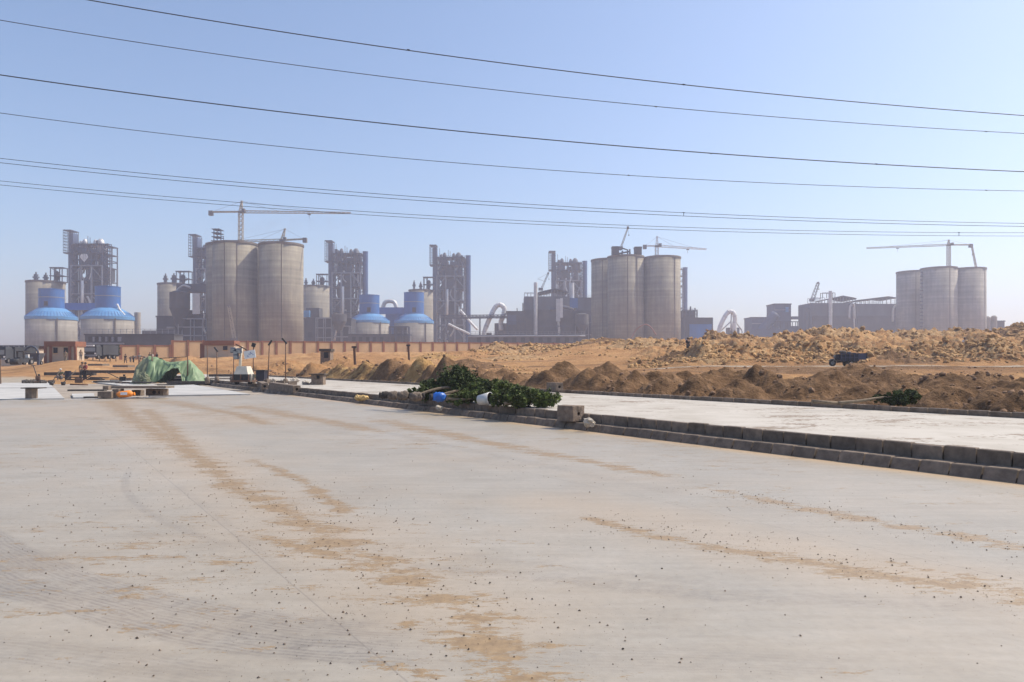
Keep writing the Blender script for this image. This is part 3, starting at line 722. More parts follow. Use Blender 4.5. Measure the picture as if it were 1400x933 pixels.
gallery('conveyor_bridge', 'blue covered bridge running behind the two leftmost blue drums', 'conveyor', 83, 414.5, 136, 414.5, 9.5, 492, 'blue', (100, 128))
gallery('conveyor_bridge', 'blue covered bridge between the pair of blue drums in the middle distance', 'conveyor', 517, 420.5, 553, 420.5, 9, 574, 'blue', ())
gallery('conveyor_truss', 'thin lattice conveyor on tall legs between fourth tower and the white arch', 'conveyor', 602, 431.5, 694, 430.5, 4.2, 560, 'steel', (603, 656,), truss=True)
# blue sheeted block under the middle bridge
def block(name, label, cat, x0, x1, ytop, d, depth, mat, roof='flat', parts=(), group=None, ridge=None):
    a = P(x0, ytop, d); b = P(x1, ytop, d); c = (a.x + b.x) / 2
    root = thing(name, label, cat, (c, d + depth / 2, ZB), group)
    mb = MB(); mb.bb(a.x, b.x, d, d + depth, ZB, a.z); mb.build('wall', M[mat], root)
    if roof == 'flat':
        mb = MB(); mb.bb(a.x - .4, b.x + .4, d - .4, d + depth + .4, a.z + .003, a.z + .8); mb.build('roof', M['dark'], root)
    if roof == 'rail':
        mb = MB(); mb.bb(a.x - .3, b.x + .3, d - .3, d + depth + .3, a.z + .003, a.z + .5); mb.build('roof', M['dark'], root)
        mb = MB(); n = max(3, int((b.x - a.x) / 2.2))
        for q in (1.2, 2.3): mb.bb(a.x, b.x, d, d + .12, a.z + q, a.z + q + .14)
        for i in range(n + 1): X = a.x + (b.x - a.x) * i / n; mb.bb(X - .08, X + .08, d, d + .12, a.z + .5, a.z + 2.4)
        mb.build('railing', M['frame'], root)
    if roof == 'shed':
        mb = MB(); xr = P(ridge[0], ridge[1], d); xa = P(ridge[2], ridge[3], d); xb = P(ridge[4], ridge[5], d); g_ = (xr.z - a.z)
        mb.prism([(xa.x, d - 1.5, xa.z), (xr.x, d - 1.5, xr.z), (xb.x, d - 1.5, xb.z), (xb.x, d - 1.5, xb.z - .9), (xr.x, d - 1.5, xr.z - .9), (xa.x, d - 1.5, xa.z - .9)], (0, depth + 2, 0)); mb.build('roof', M['dark'], root)
        mb = MB(); n = 9
        for i in range(n + 1):
            X = xa.x + (xb.x - xa.x) * i / n; zt = (xa.z + (xr.z - xa.z) * (X - xa.x) / (xr.x - xa.x)) if X < xr.x else (xr.z + (xb.z - xr.z) * (X - xr.x) / (xb.x - xr.x))
            for Y in (d + .4, d + depth - .4): mb.bb(X - .2, X + .2, Y - .2, Y + .2, a.z, zt - .88)
        mb.bb(xa.x, xb.x, d + .2, d + .5, a.z + 1.1, a.z + 1.3); mb.bb(xa.x, xb.x, d + .2, d + .5, a.z + 2.3, a.z + 2.45)
        mb.build('roof_frame', M['frame'], root)
    for p in parts: p(root, d, depth)
    return root
def p_pipe(pts, r, mat='duct', name='pipe', off=-1.5):
    def f(root, d, depth):
        q = [P(x, y, d) + Vector((0, off, 0)) for x, y in pts]
        mb = MB(); mb.tube(smooth_path(q), r, 12); mb.build(name, M[mat], root)
    return f
def smooth_path(q, k=5):
    if len(q) < 3: return q
    out = []
    for i in range(len(q) - 1):
        p0 = q[max(i - 1, 0)]; p1 = q[i]; p2 = q[i + 1]; p3 = q[min(i + 2, len(q) - 1)]
        for s in range(k):
            t = s / k
            out.append(0.5 * ((2 * p1) + (p2 - p0) * t + (2 * p0 - 5 * p1 + 4 * p2 - p3) * t * t + (3 * p1 - p0 - 3 * p2 + p3) * t ** 3))
    out.append(q[-1]); return out
def p_box(x0, x1, y0, y1, mat, name, off=-1.2, dep=1.2):
    def f(root, d, depth):
        a = P(x0, y1, d); b = P(x1, y0, d); mb = MB(); mb.bb(a.x, b.x, d + off, d + off + dep - .003, max(a.z, ZB), b.z); mb.build(name, M[mat], root)
    return f
def p_frame(x0, x1, y0, y1, nx, nz, mat='frame', off=-6, dep=5, wd=.5, name='steel_frame'):
    def f(root, d, depth):
        a = P(x0, y1, d); b = P(x1, y0, d); mb = MB(); z0 = max(a.z, ZB)
        for Y in (d + off, d + off + dep):
            for i in range(nx + 1): X = a.x + (b.x - a.x) * i / nx; mb.bb(X - wd / 2, X + wd / 2, Y - wd / 2, Y + wd / 2, z0, b.z)
            for j in range(1, nz + 1): Z = z0 + (b.z - z0) * j / nz; mb.bb(a.x - wd * .3, b.x + wd * .3, Y - wd * .3, Y + wd * .3, Z - wd, Z - wd * .02)
        mb.build(name, M[mat], root)
    return f
def p_hopper(cx, r_px, y0, y1, mat='dusty', tip=.35, off=-7, name='hopper'):
    def f(root, d, depth):
        c = P(cx, y1, d); t = P(cx, y0, d).z; r = px2m(r_px, d); h = t - c.z; mb = MB()
        mb.lathe((c.x, c.y + off, c.z), [(r * .2, 0), (r, h * tip), (r, h * .96), (r * .5, h)], 24, False); mb.build(name, M[mat], root)
    return f
def p_stack(x, wpx, y0, y1, mat='duct', off=-5, name='stack', cap=True):
    def f(root, d, depth):
        c = P(x, y1, d); t = P(x, y0, d).z; r = px2m(wpx / 2, d); z0 = max(c.z, ZB); mb = MB()
        mb.lathe((c.x, c.y + off, z0), [(r, 0), (r, t - z0)] if not cap else [(r, 0), (r, (t - z0) * .62), (r * 1.12, (t - z0) * .621), (r * 1.12, (t - z0) * .64), (r, (t - z0) * .641), (r, t - z0)], 16, False); mb.build(name, M[mat], root)
    return f
def p_openings(spots, sz, mat='hole', name='opening'):
    def f(root, d, depth):
        for x, y in spots:
            c = P(x, y, d); mb = MB(); mb.box((c.x, d - .02, c.z), (sz, .3, sz * 1.2)); mb.build(name, M[mat], root)
    return f
block('sheeted_building', 'blue sheeted block standing between the pair of middle blue domes', 'building', 527, 551, 424, 585, 14, 'blue', 'flat', (p_pipe([(520, 423), (523, 413), (530, 410.5), (537, 413), (540, 424)], 1.6, 'duct', 'pipe', 10),))
# process buildings, left to right
block('crusher_house', 'low dark crusher house with a round hopper left of the tall left silos', 'building', 214, 262, 434, 440, 16, 'dark', 'flat',
      (p_hopper(250, 13, 399, 452, 'dusty', .55, -4), p_box(234, 262, 424, 434, 'dusty', 'upper_wall', 2, 10), p_box(266, 276, 402, 430, 'white', 'filter_panel', -3, 2.4), p_frame(250, 283, 436, 470, 2, 3), p_box(262, 286, 428, 475, 'dusty', 'side_wall', 2, 8),
       p_box(240, 284, 388, 399, 'sheet', 'roof_house', 1, 9), p_pipe([(243, 398), (252, 391), (262, 394)], .6), p_pipe([(281, 430), (279, 446), (283, 456)], .5, 'white'), p_openings([(232, 462), (237, 462), (222, 464)], 2.0), p_box(229, 240, 447, 449.5, 'frame', 'lintel', -1.2, 1.2)))
block('crusher_house', 'low dark process building with pale frame right of the tall left silos', 'building', 416, 480, 437, 520, 16, 'dark', 'flat',
      (p_box(418, 436, 421, 438, 'dusty', 'upper_wall', 1, 9), p_frame(435, 456, 435, 475, 2, 3), p_hopper(466, 10, 430, 456, 'dusty', .6, -5), p_pipe([(458, 466), (462, 448), (470, 440)], .7), p_frame(458, 480, 446, 475, 2, 2), p_box(415, 424, 425, 434, 'blue_roof', 'canopy', -2, 3), p_openings([(424, 458), (444, 460)], 3)))
block('low_annex', 'long low dark shed with a roof railing in front of the middle blue domes', 'building', 476, 560, 458, 470, 10, 'dusty', 'rail', (p_openings([(484, 464), (493, 464), (503, 464), (512, 464), (522, 464)], 2.2), p_box(538, 556, 446, 458, 'dusty', 'upper_wall', 1, 7), p_frame(534, 560, 447, 470, 3, 2, 'steel')))
block('filter_building', 'grey filter building with gable roof and tall pipe stack left of the middle silos', 'building', 716.5, 779, 405.5, 560, 26, 'sheet', 'shed',
      (p_box(716, 782, 424, 478, 'dusty', 'lower_wall', -2, 2), p_stack(732, 5, 387.5, 470, 'duct'), p_box(760, 765.5, 409.5, 440, 'duct', 'duct', -4, 2.2), p_box(765.6, 769, 408.5, 435, 'white', 'duct', -4, 2.2), p_pipe([(763, 440), (764, 455), (760, 470)], 1.0),
       p_frame(717, 735, 400, 405, 4, 1, 'frame', .5, 8, .3, 'railing'), p_openings([(740, 443), (750, 444), (745, 455), (768, 450), (728, 458)], 2.4, 'frame', 'lamp'), p_frame(735, 779, 446, 478, 5, 3, 'steel', -5, 3), p_pipe([(752, 424), (770, 420), (784, 424)], 1.0, 'steel')),
      ridge=(759, 394.5, 736, 399.5, 776, 399))
block('filter_building', 'lower grey hall with blue tank just left of the middle silo block', 'building', 788, 822, 408, 570, 22, 'sheet', 'rail',
      (p_box(776, 789, 409, 422, 'blue', 'tank', -8, 6), p_box(780, 812, 425, 478, 'dusty', 'lower_wall', -3, 3), p_hopper(794, 9, 430, 460, 'dusty', .5, -9), p_frame(786, 812, 441, 475, 3, 2), p_frame(804, 820, 441, 475, 2, 3, 'steel', -9), p_stack(781, 7, 388, 422, 'duct', -3, 'stack', False)))
block('mill_house', 'low mill house with a bluish wall patch, right beside the big white hairpin duct', 'building', 692.5, 717, 427, 548, 18, 'dusty', 'flat',
      (p_box(694, 706, 431, 444, 'blue_grey', 'door', -.4, .4), p_stack(707, 1.2, 421, 428, 'steel', 3, 'vent', False), p_stack(715, 1.6, 414, 428, 'steel', 3, 'vent', False), p_frame(694, 718, 440, 478, 4, 2, 'steel', -3, 2)))
block('pipe_rack', 'long low pipe rack on posts above the end of the boundary wall', 'pipe rack', 640, 800, 459, 470, 5, 'dusty', 'rail', (p_pipe([(640, 460.5), (720, 460), (800, 459.5)], .5, 'frame'), p_openings([(655 + 12 * i, 465) for i in range(12)], 2.6)))
block('mill_house', 'dark mill building with blue lower sheeting right of the middle silos', 'building', 931, 951, 426, 580, 18, 'dark', 'rail',
      (p_stack(945, 2, 419, 430, 'steel', 2, 'vent', False), p_stack(951, 1.6, 421, 440, 'steel', 2, 'vent', False), p_box(934, 972, 435, 475, 'dark', 'annex', -6, 6), p_box(940, 970, 444, 475, 'blue', 'sheeting', -6.6, .6), p_frame(932, 952, 424, 440, 4, 3, 'steel', -3, 2)))
block('sheeted_building', 'flat roofed blue building alone at the right of the white arch', 'building', 1027.5, 1050.5, 435, 640, 20, 'blue_grey', 'flat', (p_box(1028, 1050, 442, 443.2, 'frame', 'band', -.3, .3), p_box(1022, 1066, 450, 480, 'blue_grey', 'annex', -6, 6)))
block('sheeted_building', 'tall blue drum house with a sloping gallery beside the hazy grey halls', 'building', 1059, 1081.5, 416.5, 640, 20, 'blue_grey', 'flat',
      (p_box(1059, 1081, 423.5, 424.5, 'frame', 'band', -.3, .3), p_box(1074, 1078, 420, 427, 'blue_roof', 'door', -.35, .35), p_pipe([(1060, 430), (1044, 448), (1030, 466)], 4, 'blue_grey', 'gallery'), p_pipe([(1063, 446), (1069, 460)], .6, 'frame'), p_box(1082, 1104, 433, 437, 'blue_grey', 'bridge', -2, 3), p_frame(1046, 1094, 440, 478, 7, 3, 'steel', -5, 4), p_box(1048, 1092, 446, 480, 'blue_grey', 'lower_wall', -.5, .5), p_pipe([(1104, 444), (1096, 452), (1086, 458)], 1.5, 'steel', 'gallery')))
block('filter_building', 'hazy grey hall with one tall pale stack in front, right of the blue buildings', 'building', 1108, 1170, 414.5, 610, 26, 'sheet', 'shed',
      (p_box(1104, 1109, 421, 480, 'sheet', 'side_wall', 2, 8), p_box(1110, 1170, 432, 480, 'dusty', 'lower_wall', -1.5, 1.5), p_stack(1131.8, 4.6, 399, 475, 'duct'), p_frame(1110, 1128, 407, 414, 5, 1, 'frame', .5, 8, .3, 'railing'), p_pipe([(1160, 436), (1161, 420), (1166, 417), (1167, 436)], .8, 'duct'), p_pipe([(1166, 420), (1167, 455)], .5, 'white'), p_frame(1126, 1143, 400, 407, 2, 1, 'steel', 2, 4, .4, 'platform')),
      ridge=(1152, 404.5, 1133, 408.5, 1170, 408))
block('filter_building', 'hazy grey hall with open roof frame directly next to the rightmost silos', 'building', 1171.5, 1227, 415.5, 625, 26, 'sheet', 'shed',
      (p_box(1172, 1227, 432, 480, 'dusty', 'lower_wall', -1.5, 1.5), p_stack(1225, 3.2, 400, 430, 'duct', -3), p_pipe([(1219, 440), (1220, 422), (1226, 420), (1227, 440)], .8, 'duct')), ridge=(1213, 405.5, 1172, 410.5, 1224, 407))
block('tank_house', 'tiny low building with two round tanks at the right end of the works', 'building', 1352, 1373.5, 440, 560, 8, 'dusty', 'flat', (p_hopper(1348, 3.4, 433, 478, 'silo_pale', .02, -2, 'tank'), p_hopper(1356.5, 3.8, 432, 478, 'silo_pale', .02, -2, 'tank')))
block('overpass', 'grey raised gallery on columns stretching from second dome to the boundary wall', 'gallery', 116, 238, 458.5, 300, 8, 'dusty', 'rail',
      (p_openings([(129 + 8.6 * i, 464) for i in range(5)], 1.5, 'frame', 'opening'), p_openings([(124 + 8.6 * i, 464) for i in range(5)], 1.7), p_box(114, 170, 469, 471, 'frame', 'ledge', -.6, .6), p_openings([(126, 482), (138, 482), (150, 481), (160, 482)], 2.6)))
block('yard_shed', 'pale flat shed with small windows behind the vehicles at the far left', 'building', -40, 36, 476.5, 190, 8, 'plaster_grey', 'flat', (p_openings([(-12, 484), (8, 485), (22, 483), (29, 484)], .9), p_frame(-45, 40, 472.5, 478, 12, 1, 'frame', -2, 3, .18, 'pipe_rail')))
block('small_tower', 'slim pale twin vent tower right of the second blue dome', 'stack', 178, 183.5, 436, 490, 5, 'silo_pale', 'flat', (p_stack(188, 8, 427.5, 475, 'silo_pale', 0, 'vent'), p_box(193, 212, 452, 475, 'dusty', 'annex', 1, 6)))

# big bent white gas ducts
def duct(label, pts, r_px, d, extra=(), bars=()):
    q = [P(x, y, d) for x, y in pts]
    root = thing('gas_duct', label, 'duct', (sum(v.x for v in q) / len(q), d, ZB), 'bent white gas ducts')
    mb = MB(); path = smooth_path(q, 7); mb.tube(path, px2m(r_px, d), 20); tb = mb.build('pipe', M['white'], root)
    mb = MB()
    for i in range(3, len(path) - 2, 6):
        t = (path[i + 1] - path[i]).normalized(); mb.tube([path[i] - t * .25, path[i] + t * .25], px2m(r_px, d) * 1.12, 20)
    mb.build('flange', M['duct'], tb)
    for x0, x1, y0, y1 in extra:
        a = P(x0, y1, d); b = P(x1, y0, d); mb = MB(); mb.bb(a.x, b.x, d + 2, d + 8, ZB, b.z); mb.build('fan_house', M['dusty'], root)
    for x0, y0, x1, y1 in bars:
        mb = MB(); mb.tube([P(x0, y0, d + .5), P(x1, y1, d + .5)], .55, 8); mb.build('strut', M['duct'], root)
    return root
duct('big white hairpin duct standing between the fourth tower and the mill house', [(661, 470), (663, 452), (672, 430), (678, 419.5), (684, 417), (689.5, 422), (688, 432), (685, 440), (685, 452)], 3.2, 565, ((676, 694, 442, 470), (664, 672, 455, 470)))
duct('big white hairpin duct right of the middle silos, alone against the sky', [(981, 475), (983, 452), (990, 435), (996, 427), (1002, 427.5), (1005, 435), (1004, 446), (1005, 458)], 2.9, 640, ((996, 1012, 448, 475), (1005, 1022, 456, 475)), ((986, 452, 999, 440), (999, 440, 1003, 456), (1000, 429, 999, 452), (1003, 436, 1014, 452), (1014, 452, 1018, 470)))
duct('bent white duct curling out between the two leftmost blue domes', [(113, 438), (110, 443), (112, 450), (116, 456), (114, 470)], 1.9, 488)
duct('slim white duct running down the right side of the second blue drum', [(160, 416), (164, 424), (170, 431), (172, 438)], 1.3, 462)
duct('straight white duct slanting down right from the foot of the fourth tower', [(629, 424), (636, 432), (646, 444), (653, 451)], 1.6, 610)
duct('straight white duct slanting down low across the foot of the fourth tower', [(613, 443), (625, 449), (636, 454), (642, 457)], 1.4, 600)

# ------------------------------------------------------------------ heat exchanger towers
SC = 560 / F                                              # metres per column of the picture at the first tower
def tower(x_left, ytop, d, label, stack=True, emblem=False):
    o = P(x_left, ytop, d); top = o.z
    def L(x, y, yy=0.0): return Vector((o.x + (x - 85.4) * SC, d + yy, top - (y - 314) * SC))
    root = thing('preheater_tower', label, 'tower', (o.x + 16, d + 10, ZB), 'preheater towers of the works')
    def bx(mb, x0, x1, y0, y1, d0, d1):
        a = L(x0, y1); b = L(x1, y0); return mb.bb(a.x, b.x, d + d0, d + d1, max(a.z, ZB), b.z)
    Y1 = 498; g0 = random.Random(label + 'q')
    mb = MB(); bx(mb, 90, 96.6, 318, Y1, 3, 10); lift = mb.build('lift_shaft', M['blue_grey'], root)
    mb = MB(); bx(mb, 85.4, 96.5, 314, 315.2, .5, 11); bx(mb, 85.4, 98.5, 345, 346.3, .5, 11)
    for x in (85.6, 88, 91, 93.5, 96): 
        for yy in (.8, 10.6): a = L(x, 346); b = L(x, 314); mb.bb(a.x - .14, a.x + .14, d + yy - .14, d + yy + .14, a.z, b.z)
    for y in range(318, 346, 4): bx(mb, 85.4, 97, y, y + .5, .6, .9); bx(mb, 85.3, 85.7, y, y + .5, .6, 10.8)
    mb.build('lift_head', M['steel'], root)
    # floors and columns
    mb = MB()
    for y in (333, 345, 363.5, 383, 402, 421, 440, 462): bx(mb, 96, 140.5, y, y + 1.1, 0, 22)
    mb.build('floor_slab', M['steel'], root)
    mb = MB()
    for x in (97.2, 110.8, 125.2, 139.6):
        for yy in (0.0, 11, 21.6): b = L(x, 363.6); mb.bb(b.x - .5, b.x + .5, d + yy - .45, d + yy + .45, ZB, b.z)
    mb.build('column', M['frame'], root)
    mb = MB()
    for x in (97.2, 104, 110.8, 118, 125.2, 132, 139.6):
        for yy in (0.0, 11, 21.6): a = L(x, 363.5); b = L(x, 334); mb.bb(a.x - .32, a.x + .32, d + yy - .3, d + yy + .3, a.z, b.z)
    for yy in (0.0, 11, 21.6): p = L(97.2, 355); q = L(139.6, 355); mb.bb(p.x, q.x, d + yy - .25, d + yy + .25, p.z - .3, p.z + .3)
    for x in (97.2, 139.6): p = L(x, 354); mb.bb(p.x - .25, p.x + .25, d, d + 21.6, p.z - .3, p.z + .3)
    mb.build('upper_column', M['steel'], root)
    mb = MB()
    for (xa, ya, xb, yb) in ((97.2, 381, 110.8, 365), (139.6, 381, 125.2, 365), (97.2, 419, 110.8, 404), (125.2, 404, 139.6, 419), (97.2, 461, 110.8, 441), (125.2, 441, 139.6, 461), (97.2, 383, 103, 390)):
        mb.bar(L(xa, ya, -.2), L(xb, yb, -.2), .6)
    for y in (363.5, 402, 440): mb.bar(L(96.4, y, -.4), L(140.2, y, -.4), .8)
    mb.build('brace', M['frame'], root)
    # plant inside: cyclones, riser ducts, sheeting
    mb = MB(); bx(mb, 100, 113, 337, 344.5, 4, 20); mb.build('upper_casing', M['blue_grey'], root); mb = MB(); bx(mb, 117, 128, 339, 344.6, 6, 18); mb.build('upper_casing', M['steel'], root)
    mb = MB(); bx(mb, 112, 124, 366, 401.5, 5, 17); bx(mb, 99, 110, 404.5, 420, 8, 18); bx(mb, 113, 137, 423, Y1, 7, 18); mb.build('riser_casing', M['steel'], root)
    mb = MB(); bx(mb, 101, 116, 350, Y1, 20.2, 21); mb.build('rear_sheeting', M['steel'], root)
    mb = MB(); bx(mb, 100, 122, 347, 361, 10, 19); mb.build('inner_casing', M['dark'], root); mb = MB(); bx(mb, 108, 129, 403, 421, 12, 19); mb.build('inner_casing', M['dark'], root); mb = MB(); bx(mb, 126, 139, 365, 382, 12, 19); mb.build('inner_casing', M['dark'], root)
    for (x, y0, y1, r, mt) in ((104, 347, 372, 4.4, 'steel'), (132, 347, 374, 4.6, 'steel'), (104, 378, 408, 4.6, 'sheet'), (132, 384, 414, 4.5, 'sheet'), (105, 410, 442, 4.2, 'steel'), (132, 422, 450, 4.2, 'steel')):
        t = L(x, y0, 10); h = (y1 - y0) * SC; rr = r * SC; mb = MB()
        mb.lathe((t.x, t.y, t.z - h), [(rr * .22, 0), (rr * .3, h * .12), (rr, h * .5), (rr, h * .9), (rr * .55, h)], 20, False); mb.build('cyclone', M[mt], root)
    for (x, y0, y1, r) in ((103, 327, 336, 2.6), (108, 324.5, 336, 3.0), (122.5, 325.5, 337, 2.8), (130, 324.5, 345, 5.2), (136, 331, 345, 3.0)):
        t = L(x, y0, 8); h = (y1 - y0) * SC; rr = r * SC; mb = MB()
        mb.lathe((t.x, t.y, t.z - h), [(rr, 0), (rr, h * .62), (rr * .82, h * .85), (rr * .4, h)], 18, True); mb.build('dome', M['duct' if emblem else 'sheet'], root)
    g = random.Random(label)
    for i in range(20):
        x = g.uniform(98, 139); y = g.uniform(334, 470); ln = g.uniform(10, 30); mb = MB(); yy = g.uniform(-.8, 4)
        q = [L(x, y, yy), L(x + g.uniform(-5, 5), y + ln * .5, yy), L(x + g.uniform(-5, 5), y + ln, yy)]
        mb.tube(smooth_path(q, 4), g.uniform(.35, .8), 8); mb.build('pipe', M[g.choice(['duct', 'steel', 'frame'])], root)
    mb = MB(); t = L(113.5, 383, -.6); mb.tube([L(113.8, 425, -.9), L(113.8, 384, -.9)], .9, 10); mb.build('pipe', M['white'], root)
    for x, y in ((100.5, 323), (114, 326), (117, 328)): 
        mb = MB(); mb.tube([L(x, 336, 6), L(x, y - 5, 6)], .22, 6); mb.build('vent', M['steel'], root)
    # zigzag stairs and small plant on the outside of the frame
    mb = MB()
    for i, y in enumerate(np.arange(336, 470, 6.4)):
        s = 1 if i % 2 else -1; mb.bar(L(101.5 - 3 * s, y, -1.2), L(101.5 + 3 * s, y + 6.4, -1.2), .5, .3); mb.bar(L(98, y, -1.2), L(105, y, -1.2), .35, .2)
    mb.build('stair_flight', M['steel'], root)
    for i in range(10):
        x = g.uniform(99, 137); y = g0.choice((345, 363.5, 383, 402, 421, 333)); wd = g.uniform(1.5, 4); hh = g.uniform(2, 6); mb = MB(); bx(mb, x, x + wd, y - hh, y - .1, g.uniform(.6, 1), g.uniform(2, 3.6)); mb.build('equipment_box', M[g.choice(['steel', 'sheet', 'dark', 'duct'])], root)
    # railings on the floors
    mb = MB()
    for y in (331.3, 343.2, 361.8, 381.2, 400.2, 419.3):
        bx(mb, 96, 141, y, y + .22, -.3, -.1); 
        for i in range(16): a = L(96 + 3 * i, y + 2, -.2); mb.bb(a.x - .06, a.x + .06, a.y - .06, a.y + .06, a.z, a.z + 1.05)
    mb.build('railing', M['steel'], root)
    if stack:
        c = L(145.6, Y1, 4); t = L(0, 331.5).z; mb = MB(); rr = 4.0 * SC
        mb.lathe((c.x, c.y, ZB), [(rr, 0), (rr, t - ZB), (rr * 1.08, t - ZB + .02), (rr * 1.08, t - ZB + .7)], 24, False); mb.build('stack', M['stack_blue'], root)
        mb = MB()
        for y in range(336, 480, 5): bx(mb, 139.9, 142.0, y, y + .7, 1, 6); a = L(139.9, y, 1); b = L(142, y + 5, 1); mb.bar(a, b, .25)
        mb.build('stair', M['steel'], root)
    else:
        mb = MB()
        for x in (141.2, 146.6):
            for yy in (1.0, 6.0): a = L(x, Y1); b = L(x, 332.5); mb.bb(a.x - .2, a.x + .2, d + yy - .2, d + yy + .2, ZB, b.z)
        for i, y in enumerate(np.arange(333, 490, 4.6)):
            bx(mb, 141, 146.8, y, y + .5, .8, 6.2); s = 1 if i % 2 else -1
            mb.bar(L(143.9 - 2.7 * s, y, 1), L(143.9 + 2.7 * s, y + 4.6, 1), .4)
        mb.build('stair', M['steel'], root)
    if emblem:
        mb = MB(); yy = -1.2
        def poly(pts): mb.prism([L(x, y, yy) for x, y in pts], (0, .3, 0))
        poly([(115.2, 347.5), (117.0, 347.5), (117.0, 357.5), (116.1, 359), (115.2, 357.5)])
        poly([(112.6, 347.8), (114.6, 347.8), (112.6, 351.5), (114.8, 355.5), (114.8, 357.4), (111.0, 352.6), (111.0, 350.4)])
        poly([(119.6, 347.8), (117.6, 347.8), (119.6, 351.5), (117.4, 355.5), (117.4, 357.4), (121.2, 352.6), (121.2, 350.4)])
        poly([(113.4, 350.2), (114.5, 349.2), (114.5, 354.2), (113.4, 352.6)]); poly([(118.8, 350.2), (117.7, 349.2), (117.7, 354.2), (118.8, 352.6)])
        mb.build('emblem', M['white'], root)
        mb = MB(); bx(mb, 110.9, 125, 346.4, 361.5, .2, 3); mb.build('emblem_panel', M['dark'], root)
    return root
tower(85.4, 314, 560, 'tall dark framed tower bearing a white emblem, leftmost and nearest of the row', stack=False, emblem=True)
tower(257, 320, 581, 'dark framed tower half hidden left behind the tall left silos, smoke at its head')
tower(443.5, 328.5, 616, 'dark framed tower with blue stack, directly right of the tall left silos')
tower(587, 334.5, 640, 'dark framed tower with blue stack standing between the blue domes and the white hairpin duct')
tower(750.5, 343, 679, 'bluish framed tower rising behind the gabled filter building, left of the middle silos')
tower(891, 352.5, 716, 'framed tower hidden behind the middle silos with only its blue stack showing on their right')

# dark lift frame that stands on the rear left silo
root = thing('roof_scaffold', 'small open steel lattice frame standing on the left rear silo roof', 'frame', P(297, 335, 445))
mb = MB(); 
for x in (292.5, 297, 302): 
    for yy in (442, 449): a = P(x, 335, yy); b = P(x, 314, yy); mb.bb(a.x - .22, a.x + .22, yy - .22, yy + .22, a.z - .5, b.z)
for y in (314, 319, 324.5, 330): a = P(292, y, 445); b = P(302.6, y, 445); mb.bb(a.x, b.x, 441.8, 449.2, a.z - .35, a.z)
mb.build('frame', M['steel'], root)
mb = MB(); a = P(303, 335, 444); b = P(306.5, 323.5, 444); mb.bb(a.x, b.x, 443, 447, a.z, a.z + .3)
for X in (a.x, b.x): mb.bb(X - .15, X + .15, 443, 443.3, a.z, b.z)
mb.bb(a.x, b.x, 443, 443.3, b.z - .3, b.z); mb.build('side_frame', M['steel'], root)
# hoppers on the middle block
for x0, x1, y0, lab in ((837.5, 846.5, 338, 'dark square hopper on the middle silo roof, left one of two'), (868.5, 877.5, 338.5, 'dark square hopper on the middle silo roof, right one of two')):
    a = P(x0, 351, 494); b = P(x1, y0, 494); root = thing('roof_hopper', lab, 'hopper', ((a.x + b.x) / 2, 494, a.z), 'hoppers on the middle silos')
    mb = MB(); mb.bb(a.x, b.x, 494, 500, a.z + 1.4, b.z); mb.build('bin', M['dark'], root)
    mb = MB(); mb.bb(a.x - .3, b.x + .3, 493.8, 500.2, b.z + .003, b.z + .5); mb.build('lid', M['steel'], root)
    for X in (a.x + .3, b.x - .3): mb = MB(); mb.bb(X - .25, X + .25, 494.2, 499.8, a.z - .6, a.z + 1.4); mb.build('leg', M['steel'], root)
root = thing('roof_pipework', 'dark bent pipes and posts between the two hoppers on the middle silo', 'pipework', P(853, 351, 495))
for pts in ([(847, 342), (852, 340), (858, 342), (858, 351)], [(850, 351), (851, 343)], [(861, 351), (861, 341)], [(846, 347), (861, 344)]):
    mb = MB(); mb.tube([P(x, y, 496) for x, y in pts], .55, 8); mb.build('pipe', M['dark'], root)

